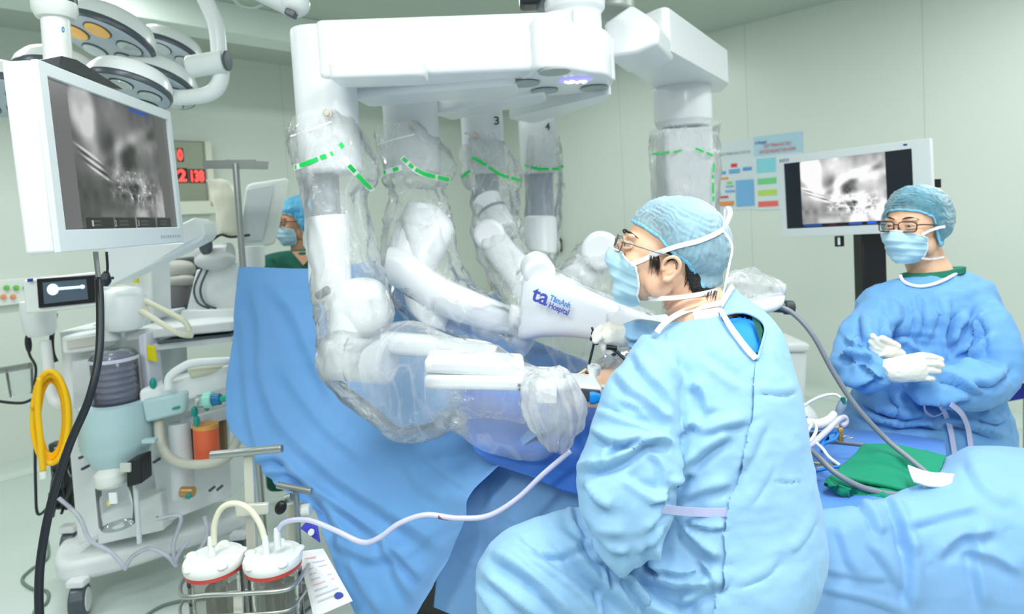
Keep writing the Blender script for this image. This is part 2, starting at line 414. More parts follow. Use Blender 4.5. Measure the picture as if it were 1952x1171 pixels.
# posters on the right wall
def poster(name, quad, label, base, items):
    a, c = wr(*quad[0]), wr(*quad[1]); z1, z0 = a.z, wr(*quad[2]).z; w = (c - a).dot(DR); h = z1 - z0; o = V(a.x, a.y, z0) + NR * .001
    t = thing(name, label, 'poster', o, None); sh = MB(); sh.prism([o, o + DR * w, o + DR * w + NR * .003, o + NR * .003], (0, 0, h))
    part('sheet', sh, base, t)
    for k, (u0, v0, u1, v1, col) in enumerate(items):
        b = MB(); q = o + DR * (w * u0) + V(0, 0, h * (1 - v1)) + NR * (.003 + .0006 * k); b.prism([q, q + DR * w * (u1 - u0), q + DR * w * (u1 - u0) + NR * .001, q + NR * .001], (0, 0, h * (v1 - v0)))
        part('printed_box', b, mat('print_%d_%d_%d' % col, col, .6), t)
    return t, o, w, h
def text(body, m, parent, origin, xdir, zdir, size, width=None, font_offset=0.0, name='lettering', depth=0.0004):
    cu = bpy.data.curves.new('t', 'FONT'); cu.body = body; cu.size = size; cu.offset = font_offset; cu.extrude = depth
    o = bpy.data.objects.new('t', cu); COL.objects.link(o)
    me = bpy.data.meshes.new_from_object(o.evaluated_get(bpy.context.evaluated_depsgraph_get())); bpy.data.objects.remove(o)
    x = Vector(xdir).normalized(); y = Vector(zdir).normalized(); n = x.cross(y)
    vs = np.array([v.co[:] for v in me.vertices]); k = width / (vs[:, 0].max() - vs[:, 0].min()) if width else 1.0
    vs = [Vector(origin) + x * v[0] * k + y * v[1] + n * v[2] for v in vs]
    q = MB(); q.add(vs, [tuple(p.vertices) for p in me.polygons]); r = part(name, q, m, parent, smooth=30)
    return r
m_red = mat('print_red', (226, 110, 108), .6)
m_navy = mat('navy_print', (30, 60, 150), .5)
t, o, w, h = poster('poster', ((1366, 272), (1436, 262), (1366, 402)), 'white flow chart poster with small blue boxes, beside the draped robot column', mat('poster_white', (214, 226, 230), .5),
    [(.38, .33, .55, .385, (222, 60, 60)), (.06, .43, .24, .475, (90, 160, 215)), (.32, .41, .62, .475, (110, 175, 222)), (.7, .40, .94, .45, (90, 160, 215)), (.04, .52, .3, .55, (232, 150, 80)),
     (.26, .585, .4, .62, (130, 215, 90)), (.22, .645, .44, .665, (110, 175, 222)), (.2, .71, .46, .74, (110, 175, 222)), (.05, .79, .28, .82, (222, 70, 70)), (.03, .87, .42, .93, (232, 150, 80)), (.5, .58, .97, .95, (120, 180, 225))])
text('QUY TRINH XU LY SU CO', mat('grey_print', (120, 135, 140), .6), t, o + DR * w * .08 + V(0, 0, h * .80) + NR * .012, DR, (0, 0, 1), h * .05, w * .84, name='heading')
t, o, w, h = poster('poster', ((1436, 262), (1530, 252), (1436, 401)), 'pale blue poster with red heading and green, yellow and red bars', mat('poster_blue', (178, 214, 230), .5),
    [(0, .27, 1, 1, (214, 228, 234)), (.05, .3, .46, .5, (140, 215, 225)), (.06, .57, .46, .655, (120, 210, 140)), (.06, .73, .46, .81, (185, 220, 100)), (.06, .885, .48, .96, (235, 110, 100))])
text('QUY TRINH HO TRO', m_red, t, o + DR * w * .22 + V(0, 0, h * .84) + NR * .009, DR, (0, 0, 1), h * .07, w * .55, name='heading')
text('CAP CUU NGUNG TUAN HOAN', m_red, t, o + DR * w * .12 + V(0, 0, h * .765) + NR * .009, DR, (0, 0, 1), h * .07, w * .74, name='heading')
text('ta Hospital', m_navy, t, o + DR * w * .04 + V(0, 0, h * .9) + NR * .009, DR, (0, 0, 1), h * .06, w * .24, name='logo')
# digital timer panel on the left wall
pa, pb = wl(308, 266), wl(396, 280); z1 = wl(396, 272).z; z0 = wl(396, 396).z; o = V(pa.x, pa.y, z0)
t = thing('timer_panel', 'wall timer with glowing red digits behind the large hanging monitor', 'timer', o)
w = (pb - pa).dot(-DL); b = MB(); b.prism([o, o - DL * w, o - DL * w + NL * .06, o + NL * .06], (0, 0, z1 - z0)); part('casing', b, mat('grey_green_steel', (150, 158, 140), .35, .3), t, bevel=.01)
b = MB(); q = o - DL * w; b.prism([q, q + DL * .05, q + DL * .05 + NL * .085, q + NL * .085], (0, 0, z1 - z0)); b.prism([V(o.x, o.y, z0 - .05), V(o.x, o.y, z0 - .05) - DL * w, V(o.x, o.y, z0 - .05) - DL * w + NL * .085, V(o.x, o.y, z0 - .05) + NL * .085], (0, 0, .1))
part('frame', b, mat('cream_frame', (228, 232, 214), .4), t, bevel=.006)
def onpl(f, px, py, off): return f(px, py) + (NL if f is wl else NR) * off
m_led = mat('red_led', (60, 5, 5), .5, emit=((255, 70, 62), 2.6)); m_black = mat('black_plastic', (22, 24, 28), .4)
for (x0, y0, x1, y1, s, k) in ((334, 284, 345, 310, '0', 1), (334, 322, 354, 350, '2', 1), (356, 324, 386, 350, '138', 1)):
    a = wl(x0, y1); c = wl(x1, y1); top = wl(x0, y0); ww = (c - a).dot(-DL); hh = top.z - a.z
    b = MB(); q = a + NL * .062; b.prism([q, q - DL * ww, q - DL * ww + NL * .003, q + NL * .003], (0, 0, hh)); part('display_window', b, m_black, t)
    text(s, m_led, t, q + NL * .005 + V(0, 0, hh * .12), -DL, (0, 0, 1), hh * 1.1, ww * .82, .004, 'digits', .002)
# coat hooks with a hanging corded plug on the right wall
a = wr(1066, 352) ; b = MB(); b.tube([a + NR * .01, a + NR * .05, a + NR * .05 + DR * .1], .007); b.box(a + NR * .01, (.03, .03, .03))
solo('wall_hook', b, mat('brushed_steel', (170, 175, 172), .35, .8), 'steel hook on the wall right of the fourth robot arm', 'hook')
a = wr(1071, 354) + NR * .04; c = wr(1070, 455) + NR * .03; m_blk = mat('black_rubber', (30, 36, 42), .35)
t = thing('wall_lead', 'thin dark cord with a black plug hanging from the wall hook', 'cord', c)
b = MB(); b.tube([a, (a + c) / 2 + DR * .01, c], .006); part('cord', b, m_blk, t); b = MB(); b.cyl(c, c - V(0, 0, .13), .022); part('plug', b, m_blk, t, bevel=.005)
# ------------------------------------------------------------------ the surgical robot
m_rob = mat('robot_white', (232, 236, 239), 0.3, coat=0.2)
m_rob2 = mat('robot_seam_grey', (150, 160, 168), 0.4)
m_disc = mat('sensor_grey', (158, 170, 168), 0.35)
m_steel = mat('brushed_column_steel', (150, 156, 164), 0.35, 0.6)
ZB = 1.93
rob = thing('surgical_robot', 'white four-armed surgical robot with overhead boom and column', 'surgical robot', V(.85, 2.8, 0))
def zpoly(pts, z): return [PZ(x, y, z) for x, y in pts]
def rpoly(pts, r, n=5):
    """round the corners of a polygon of Vectors"""
    out = []; m = len(pts)
    for i, p in enumerate(pts):
        a, b = pts[i - 1], pts[(i + 1) % m]; ra = min(r, (a - p).length * .45); rb = min(r, (b - p).length * .45)
        q0 = p + (a - p).normalized() * ra; q1 = p + (b - p).normalized() * rb
        for k in range(n + 1):
            t = k / n; out.append(q0 * (1 - t) ** 2 + p * 2 * t * (1 - t) + q1 * t * t)
    return out
def boom(name, pts, z, h, r=.06, bev=.018, m=None, parent=rob):
    b = MB(); b.prism(rpoly([V(p.x, p.y, z) for p in pts], r), (0, 0, h)); return part(name, b, m or m_rob, parent, bevel=bev, smooth=35, seg=4)
# arm 1 boom, nearest the camera
A, B = PZ(604, 150, ZB), PZ(1045, 131, ZB); dep = V(0.03, .17, 0)
boom('boom_arm', [A, B + V(.05, 0.01, 0), B + V(.07, .17, 0), A + dep], ZB, .172, .03)
# hub
hub = zpoly([(1020, 129), (1080, 131), (1120, 139), (1156, 142), (1169, 152), (1169, 166), (1122, 177), (1060, 183), (1000, 184), (966, 172), (968, 158), (1004, 148)], ZB - .004)
boom('hub', hub, ZB - .004, .15, .05, .012)
hc = PZ(1108, 142, ZB)
b = MB(); b.lathe([(.085, 0), (.085, .19), (.098, .205), (.1, .235), (.085, .25), (.02, .25)], V(hc.x, hc.y + .085, ZB + .02)); part('hub_turret', b, m_rob, rob, bevel=.004)
b = MB(); b.cyl(V(hc.x - .07, hc.y + .02, ZB + .035), V(hc.x - .07, hc.y + .02, ZB + .2), .035); b.box(V(hc.x - .012, hc.y - .004, ZB + .12), (.012, .03, .17)); part('hinge_cover', b, m_rob, rob, bevel=.004)
b = MB(); b.cyl(V(hc.x + .085, hc.y + .13, ZB - .002), V(hc.x + .085, hc.y + .13, ZB + .14), .045); part('hinge_cover', b, m_rob, rob, bevel=.008)
for px, py, r in ((1057, 135, .049), (1000, 158, .05), (1038, 172, .048), (1132, 167, .048)):
    c = PZ(px, py, ZB - .006); b = MB(); b.cyl(c, c - V(0, 0, .006), r, n=36); part('sensor_disc', b, m_disc, rob, bevel=.002)
c = PZ(1097, 153, ZB - .006); b = MB(); b.ell(c, (.056, .042, .005)); lit = part('status_light', b, mat('status_light_blue', (150, 140, 250), .4, emit=((150, 145, 255), 1.0)), rob, label='glowing violet status light')
b = MB(); q = c - V(0, 0, .006); m_glow = mat('status_glyph', (255, 255, 255), .4, emit=((235, 232, 255), 2.2))
b.tube([q + V(-.035, -.012, 0), q + V(-.02, .008, 0), q + V(-.005, -.006, 0), q + V(-.018, -.02, 0)], .004); b.tube([q + V(.004, .012, 0), q + V(.018, -.008, 0), q + V(.034, 0, 0), q + V(.026, .018, 0)], .004)
part('glyph', b, m_glow, lit)
# booms of arms 2, 3 and 4, fanning out behind
A, B = PZ(664, 187, ZB - .02), PZ(985, 160, ZB - .02); boom('boom_arm', [A, B, B + V(.02, .2, 0), A + V(.02, .2, 0)], ZB - .02, .14, .04)
b = MB(); A = PZ(625, 150, ZB - .03); A2 = PZ(808, 143, ZB - .03); b.prism(rpoly([A, A2, A2 + V(0, .13, 0), A + V(0, .13, 0)], .03), (0, 0, .05)); part('boom_cover', b, m_rob, rob, bevel=.01)
A, B = PZ(822, 218, ZB - .02), PZ(1040, 178, ZB - .02); boom('boom_arm', [A, B, B + V(.02, .18, 0), A + V(.06, .2, 0)], ZB - .02, .12, .04)
A, B = PZ(966, 226, ZB - .03), PZ(1168, 178, ZB - .03); boom('boom_arm', [A, B, B + V(.0, .16, 0), A + V(.12, .2, 0)], ZB - .03, .12, .04)
# vertical columns of the four arms: (left px, right px, px row where read, depth, z top, z bottom)
def column(name, xl, xr, py, d, thick, ztop, zbot, m, r=.05, bev=.012, parent=rob):
    a, c = P(xl, py, d), P(xr, py, d); w = c.x - a.x; x0 = a.x; y0 = a.y
    b = MB(); b.prism(rpoly([V(x0, y0, zbot), V(x0 + w, y0, zbot), V(x0 + w, y0 + thick, zbot), V(x0, y0 + thick, zbot)], r), (0, 0, ztop - zbot))
    return part(name, b, m, parent, bevel=bev, smooth=35)
z = lambda px, py, d: P(px, py, d).z
column('arm_column', 548, 663, 180, 1.86, .19, z(560, 55, 1.9), z(600, 330, 1.9), m_rob, .08)
column('inner_column', 588, 636, 380, 1.93, .1, z(600, 320, 1.9), z(600, 418, 1.93), m_rob2, .03, parent=rob)
column('arm_column', 724, 828, 220, 2.3, .2, ZB + .06, z(780, 330, 2.3), m_rob, .07)
column('arm_column', 877, 959, 240, 2.68, .2, ZB + .05, z(920, 330, 2.68), m_rob, .06)
column('arm_column', 990, 1061, 250, 3.02, .18, ZB + .04, z(1030, 330, 3.02), m_rob, .05)
column('inner_column', 1006, 1056, 370, 3.08, .12, z(1030, 300, 3.05), z(1030, 420, 3.05), mat('blue_grey_link', (160, 170, 186), .4), .03)
column('inner_column', 905, 950, 340, 2.75, .1, z(920, 320, 2.75), z(920, 375, 2.75), mat('blue_grey_link', (160, 170, 186), .4), .03)
m_num = mat('number_grey', (70, 80, 90), .5)
for s, px, py, d, w in (('3', 941, 238, 2.675, .022), ('4', 1040, 248, 3.015, .022)):
    text(s, m_num, rob, P(px, py, d) - V(0, .004, 0), (1, 0, 0), (0, 0, 1), .048, w, .001, 'arm_number')
# drape hooks on the columns
for px, py, d in ((625, 217, 1.85), (787, 242, 2.29), (905, 258, 2.67)):
    q = P(px, py, d); b = MB(); b.cyl(q + V(0, .01, 0), q - V(0, .008, 0), .014); b.cyl(q - V(0, .008, 0), q - V(0, .014, 0), .008); part('drape_stud', b, mat('stud_cream', (222, 214, 204), .3), rob, bevel=.002)
# arm 1 links
def link(pts, k=4, n=36, pw=2.4): b = MB(); b.loft(pts, k, n, pw); return b
part('arm_link', link([(588, 415, 664, 408, 1.9, .055), (590, 480, 666, 474, 1.88, .06), (592, 545, 668, 540, 1.86, .06), (602, 578, 668, 570, 1.86, .05)]), m_rob, rob, bevel=.008)
b = MB(); b.cyl(P(606, 565, 1.78), P(626, 552, 1.76), .012); part('release_knob', b, mat('knob_grey', (120, 128, 126), .4), rob, bevel=.003)
b = MB(); b.ell(P(688, 588, 1.84), (.085, .08, .09), pw=.8); part('arm_joint', b, m_rob, rob)
part('arm_link', link([(632, 590, 690, 560, 1.82, .05), (628, 640, 690, 640, 1.8, .05), (622, 680, 690, 700, 1.78, .05)]), m_rob, rob, bevel=.01)
b = MB(); b.cyl(P(620, 684, 1.78), P(744, 690, 1.72), .058, .062); part('arm_joint', b, m_rob, rob, bevel=.012); b = MB(); b.cyl(P(664, 686, 1.757), P(667, 686, 1.757), .0615); part('seam_ring', b, m_rob2, rob)
part('arm_link', link([(728, 632, 730, 672, 1.76, .04), (780, 636, 782, 676, 1.74, .045), (860, 644, 862, 684, 1.7, .045), (925, 652, 922, 692, 1.68, .045), (948, 662, 942, 690, 1.67, .03)], pw=3), m_rob, rob, bevel=.01)
# instrument carriage of arm 1: two stacked slabs
def slab(x0, y0, x1, y1, d0, d1, th, name='instrument_carriage', m=m_rob, pa=rob, bev=.012):
    """a slab seen edge-on: (x0,y0)-(x1,y1) top edge/bottom rows px, depth d0 to d1, th metres deep"""
    b = MB(); a, c = P(x0, y0[1], d0), P(x1, y1[1], d1); u = P(x0, y0[0], d0) - a; u2 = P(x1, y1[0], d1) - c; f = V(FWD.x, FWD.y, 0) * th
    b.add([a, c, c + f, a + f, a + u, c + u2, c + u2 + f, a + u + f], [(3, 2, 1, 0), (4, 5, 6, 7), (0, 1, 5, 4), (1, 2, 6, 5), (2, 3, 7, 6), (3, 0, 4, 7)])
    return part(name, b, m, pa, bevel=bev, seg=4)
slab(808, (684, 713), 1000, (694, 722), 1.52, 1.5, .12); slab(812, (712, 716), 1000, (720, 725), 1.53, 1.51, .11, 'carriage_seam', m_rob2, bev=.001)
slab(808, (716, 744), 1090, (724, 750), 1.52, 1.46, .13)
part('arm_link', link([(858, 668, 860, 700, 1.6, .05), (905, 672, 905, 704, 1.58, .055), (944, 682, 943, 704, 1.58, .04)], pw=3), m_rob, rob, bevel=.01)
q = P(992, 738, 1.485); b = MB()
for k in range(3): b.box(q + V(.0, -.004, 0) + V(math.cos(k * 2.1) * .005, 0, math.sin(k * 2.1) * .006), (.007, .002, .007), Matrix.Rotation(k * 2.1, 3, 'Y'))
part('arrow_symbol', b, m_num, rob)
# sterile adapter end of arm 1
slab(1092, (734, 770), 1148, (738, 770), 1.5, 1.49, .12, 'instrument_adapter', m_rob, bev=.006); slab(1104, (741, 766), 1145, (745, 768), 1.493, 1.485, .02, 'adapter_plate', mat('dark_grey_plate', (70, 76, 84), .4), bev=.002)
slab(1022, (740, 770), 1062, (738, 772), 1.44, 1.44, .08, 'instrument_adapter', m_rob, bev=.004)
# arm 2 links
part('arm_link', link([(778, 384, 838, 392, 2.28, .07), (760, 420, 866, 438, 2.26, .08), (738, 478, 838, 500, 2.22, .08), (728, 516, 800, 556, 2.2, .07)]), m_rob, rob, bevel=.01)
part('arm_link', link([(742, 470, 738, 540, 2.16, .07), (775, 478, 762, 552, 2.15, .07), (850, 530, 838, 600, 2.12, .065), (920, 562, 905, 622, 2.1, .06), (990, 590, 980, 640, 2.08, .05)]), m_rob, rob, bevel=.01)
part('arm_link', link([(770, 560, 860, 600, 2.15, .05), (780, 590, 850, 622, 2.14, .05), (800, 612, 850, 632, 2.12, .04)]), m_rob, rob, bevel=.01)
# arm 3 links
b = MB(); b.cyl(P(926, 378, 2.62), P(958, 444, 2.55), .062, .066); part('arm_joint', b, m_rob, rob, bevel=.012); b = MB(); b.cyl(P(938, 402, 2.592), P(940, 406, 2.588), .0655); part('seam_ring', b, m_rob2, rob)
b = MB(); b.cyl(P(932, 447, 2.42), P(936, 455, 2.6), .062); part('arm_joint', b, m_rob, rob, bevel=.016)
part('arm_link', link([(906, 462, 962, 440, 2.5, .06), (935, 500, 985, 470, 2.45, .06), (965, 540, 1020, 505, 2.35, .06), (985, 575, 1050, 540, 2.25, .06)]), m_rob, rob, bevel=.01)
# arm 4 links behind the surgeon's face
part('arm_link', link([(1122, 470, 1170, 482, 2.5, .06), (1090, 498, 1150, 522, 2.45, .06), (1050, 530, 1110, 565, 2.4, .06)]), m_rob, rob, bevel=.015)
b = MB(); b.cyl(P(1145, 478, 2.35), P(1149, 480, 2.55), .075); part('arm_joint', b, m_rob, rob, bevel=.02)
part('arm_link', link([(1000, 412, 1060, 412, 3.0, .07), (1000, 450, 1062, 450, 2.98, .07), (1008, 480, 1060, 485, 2.95, .06)]), m_rob, rob, bevel=.015)
q = P(1128, 505, 2.36); b = MB(); b.box(q, (.03, .004, .02), Matrix.Rotation(.6, 3, 'Y')); part('label_plate', b, m_disc, rob)
# the arm that carries the hospital's name: a deep rounded box running to the right
m_arm = mat('logo_arm_white', (228, 233, 238), .35)
pa_ = [(998, 524, 986, 640, 1.98, .07), (1014, 514, 996, 646, 1.97, .08), (1050, 522, 1030, 640, 1.94, .085), (1110, 548, 1090, 640, 1.9, .085), (1170, 574, 1158, 650, 1.86, .08), (1236, 600, 1232, 656, 1.82, .07)]
part('named_arm', link(pa_, 4, 40, 4.5), m_arm, rob, bevel=.01, label='arm printed with the hospital logo')
part('arm_link', link([(1226, 604, 1224, 650, 1.82, .05), (1280, 598, 1280, 640, 1.8, .045), (1340, 580, 1342, 612, 1.77, .04), (1392, 566, 1394, 596, 1.75, .04)], pw=3), m_rob, rob, bevel=.008)
b = MB(); b.cyl(P(1030, 524, 1.9), P(1020, 506, 2.0), .05); part('arm_joint', b, m_rob, rob, bevel=.015)
part('arm_link', link([(972, 580, 1014, 590, 1.98, .05), (970, 615, 1006, 622, 1.97, .05), (976, 640, 998, 644, 1.96, .03)]), m_rob, rob, bevel=.01)
na = P(1010, 565, 1.845); nb = P(1095, 600, 1.80); xd = (nb - na).normalized(); zd = (V(0, 0, 1) - xd * xd.z).normalized(); nn = xd.cross(zd)
m_logo1 = mat('logo_indigo', (72, 84, 180), .5); m_logo2 = mat('logo_blue', (58, 140, 210), .5)
lg = P(1012, 571, 1.838)
text('ta', m_logo1, rob, lg, xd, zd, .066, .052, .0014, 'logo_letters', .001)
text('T\u00e2mAnh', m_logo2, rob, P(1047, 572, 1.828), xd, zd, .024, .065, .0006, 'logo_lettering', .001)
text('Hospital', m_logo1, rob, P(1045, 586, 1.828), xd, zd, .024, .062, .0006, 'logo_lettering', .001)
# overhead boom to the cart column, right of the hub
ZC = 2.06
c_in = zpoly([(1168, 118), (1225, 110), (1258, 98), (1275, 95), (1391, 160), (1372, 178), (1246, 170), (1236, 158)], ZC)
boom('overhead_boom', c_in, ZC, .155, .04, .02)
b = MB(); b.prism([P(*q_) for q_ in ((1150, 44, 2.18), (1203, 8, 2.16), (1240, 32, 2.12), (1257, 50, 2.10), (1254, 84, 2.10), (1214, 102, 2.14), (1156, 112, 2.18))], V(.12, .26, 0)); part('overhead_boom', b, m_rob, rob, bevel=.014, seg=4)
cc = (PZ(1240, 168, ZC) + PZ(1362, 165, ZC)) / 2; rr = .137
b = MB(); b.lathe([(rr, 0.004), (rr, -.16), (rr * .97, -.165), (rr * .9, -.19), (.06, -.19)], V(cc.x, cc.y + .02, ZC)); part('column_collar', b, m_rob, rob, bevel=.006)
b = MB(); b.lathe([(rr * .985, .012), (rr * .985, -.004)], V(cc.x, cc.y + .02, ZC)); part('collar_ring', b, m_rob2, rob)
b = MB(); b.prism(rpoly([V(cc.x - .12, cc.y - .08, .25), V(cc.x + .115, cc.y - .08, .25), V(cc.x + .115, cc.y + .14, .25), V(cc.x - .12, cc.y + .14, .25)], .03), (0, 0, ZC - .45)); part('cart_column', b, m_rob, rob, bevel=.01)
b = MB(); b.prism(rpoly([V(cc.x - .3, cc.y - .2, .05), V(cc.x + .3, cc.y - .2, .05), V(cc.x + .3, cc.y + .6, .05), V(cc.x - .3, cc.y + .6, .05)], .1), (0, 0, .2)); part('cart_base', b, m_rob, rob, bevel=.03)
for sx in (-.24, .24):
    for sy in (-.14, .5):
        b = MB(); b.cyl(V(cc.x + sx - .02, cc.y + sy, .05), V(cc.x + sx + .02, cc.y + sy, .05), .05); part('wheel', b, m_blk, rob)
# steel column above the hub, reaching the ceiling-side of the boom
sc_ = P(1085, 10, 2.2); b = MB(); b.lathe([(.105, 0), (.12, .012), (.12, .35)], V(sc_.x, sc_.y, ZB + .275)); part('steel_turret', b, m_steel, rob)
b = MB(); b.cyl(P(1168, 26, 2.42), P(1168, -140, 2.42), .082); part('boom_shroud', b, mat('silver_shroud', (176, 186, 180), .4, .2), rob, bevel=.01)
b = MB(); b.box(P(1010, 0, 2.1), (.07, .09, .05)); part('camera_housing', b, m_blk, rob, bevel=.015)
# ------------------------------------------------------------------ people: heads, caps, masks, glasses, hands
m_skin = mat('skin', (240, 196, 164), 0.45, sss=0.15, bump=[(160, 0.12, 0.001)], vary=(22, 0.5, (232, 178, 150)))
m_skin2 = mat('skin_deeper', (205, 152, 118), 0.45, sss=0.1)
m_hair = mat('black_hair', (28, 26, 28), 0.45, bump=[(220, 0.6, 0.004)])
m_glove = mat('latex_glove', (240, 238, 226), 0.42, bump=[(90, 0.25, 0.003)])
m_maskb = mat('mask_blue', (184, 222, 238), 0.75, bump=[(300, 0.15, 0.001)])
m_tape = mat('white_tape', (240, 242, 246), 0.7, bump=[(260, 0.3, 0.001)])
m_eyew = mat('eye_white', (206, 196, 190), 0.25); m_iris = mat('dark_iris', (40, 28, 22), 0.15)
m_scrub = mat('green_scrub', (14, 118, 92), 0.8, bump=[(120, 0.2, 0.002)])
m_scrubd = mat('dark_green_scrub', (10, 82, 70), 0.8, bump=[(120, 0.2, 0.002)])
def cloth(name, rgb, rough=0.7, sc=420): return mat(name, rgb, rough, bump=[(16, 0.25, 0.008), (sc, 0.18, 0.0012)], sheen=0.15, vary=(3, 0.3, [max(0, c - 6) for c in rgb]))
m_gown = cloth('pale_blue_gown', (144, 190, 226))
m_gown2 = cloth('mid_blue_gown', (108, 168, 224))
m_cap = film('cap_mesh', 0.84, (192, 228, 243), rough=0.6, crinkle=0.25, cscale=60)
m_capb = mat('cap_elastic', (126, 198, 232), 0.7, bump=[(90, .4, .003)])

class Surf:
    def __init__(self, *vs): self.v = np.vstack(vs); self.x, self.y, self.d = proj(self.v)
    def depth(self, px, py, r=7):
        m = np.hypot(self.x - px, self.y - py) < r
        if not m.any(): return self.depth(px, py, r * 2) if r < 60 else 1.5
        return float(np.percentile(self.d[m], 4))
    def pts(self, pxy, off=.003, r=7, dy=0): return [P(x, y, self.depth(x, y + dy, r) - off) for x, y in pxy]

def head_local(neck, hs=1.0):
    """continuous head + neck in head space: x to its right, y where it looks, z up; origin between the eyes and ears"""
    b = MB()
    b.ell((0, -.016, .032), (.076, .098, .086)); b.ell((0, .02, -.005), (.069, .072, .075))
    b.ell((0, .030, -.045), (.060, .058, .062)); b.ell((0, .034, -.078), (.049, .052, .036)); b.ell((0, .066, -.099), (.024, .022, .017))
    for s in (-1, 1):
        b.ell((s * .038, .058, -.030), (.026, .026, .024)); b.ell((s * .055, .0, -.062), (.014, .03, .03)); b.ell((s * .026, .079, .021), (.026, .013, .009))
    b.tube([(0, .086, .012), (0, .098, -.012), (0, .106, -.036), (0, .101, -.047)], [.008, .009, .013, .01], 5)
    for s in (-1, 1): b.ell((s * .012, .1, -.041), (.009, .012, .008))
    b.tube([(-.02, .088, -.068), (0, .097, -.066), (.02, .088, -.068)], .007, 5)
    nk = [Vector(p) for p in neck]; b.tube([tuple(p) for p in nk], [.056, .060, .066, .078][:len(nk)], 5, 28)
    vs, fs = remesh(b, .0036, 6)
    # eye sockets and lids
    for s in (-1, 1):
        for (c, r, a) in (((s * .031, .092, .002), .017, -.007),):
            q = np.linalg.norm((vs - np.array(c)) * np.array((1, .7, 1.5)), axis=1); m = vs[:, 1] > .03
            vs[:, 1] += np.where(m, a * np.exp(-(q / r) ** 2), 0)
    return vs, fs
def ear_mb(s, dy=0, dz=0):
    b = MB(); X = s * .077
    b.ell((X, -.012, -.012), (.007, .015, .027), Matrix.Rotation(.22, 3, 'X'))
    rim = [(X, .006, -.018), (X + s * .006, .008, .004), (X + s * .011, 0, .018), (X + s * .014, -.014, .023), (X + s * .016, -.027, .014), (X + s * .014, -.031, -.004), (X + s * .009, -.024, -.022), (X + s * .006, -.012, -.036), (X + s * .003, -.002, -.036)]
    b.tube(rim, [.004, .004, .0045, .005, .005, .0045, .0045, .0075, .006], 5, 12)
    b.tube([(X + s * .006, -.018, .008), (X + s * .009, -.02, -.008), (X + s * .006, -.012, -.022)], .0035, 5)
    b.tube([(X + s * .004, .002, -.008), (X + s * .006, .004, -.016)], .0035, 4)
    b.v = [(v[0], (v[1] + .01) * .84 - .01 + dy, (v[2] + .006) * .84 - .006 + dz) for v in b.v]
    return remesh(b, .0018, 4)
def shell(vs, th, el, c=(0, 0, 0)):
    """largest radius of a head in each direction (azimuth th from y, elevation el), from centre c"""
    q = vs - np.array(c); r = np.linalg.norm(q, axis=1); u = q / r[:, None]; out = np.zeros(th.shape)
    d = np.stack([np.sin(th) * np.cos(el), np.cos(th) * np.cos(el), np.sin(el)], -1).reshape(-1, 3)
    res = np.zeros(len(d))
    for i in range(0, len(d), 400):
        dot = d[i:i + 400] @ u.T; res[i:i + 400] = np.where(dot > .9965, r[None, :], 0).max(1)
    res[res == 0] = .1
    return res.reshape(th.shape), d.reshape(th.shape + (3,))
def smooth2(a, it=2, wrap=False):
    for _ in range(it):
        p = np.pad(a, ((1, 1), (0, 0)), mode='edge'); a = (p[:-2] + 2 * p[1:-1] + p[2:]) / 4
        p = np.pad(a, ((0, 0), (1, 1)), mode='wrap' if wrap else 'edge'); a = (p[:, :-2] + 2 * p[:, 1:-1] + p[:, 2:]) / 4
    return a
def thick(vs, nu, nv, wrap, th, nrm):
    """give a grid sheet a thickness -> MB"""
    b = MB(); v2 = vs - nrm * th; n = len(vs); fs = []
    cols = nu if wrap else nu - 1
    for j in range(nv - 1):
        for i in range(cols):
            a, c, d, e = j * nu + i, j * nu + (i + 1) % nu, (j + 1) * nu + (i + 1) % nu, (j + 1) * nu + i
            fs += [(a, c, d, e), (n + e, n + d, n + c, n + a)]
    for i in range(cols):
        k = (i + 1) % nu; fs.append((i, n + i, n + k, k)); a = (nv - 1) * nu; fs.append((a + k, n + a + k, n + a + i, a + i))
    if not wrap:
        for j in range(nv - 1):
            a, c = j * nu, (j + 1) * nu; fs.append((a, c, n + c, n + a)); a, c = j * nu + nu - 1, (j + 1) * nu + nu - 1; fs.append((c, a, n + a, n + c))
    b.add([tuple(v) for v in np.vstack([vs, v2])], fs); return b

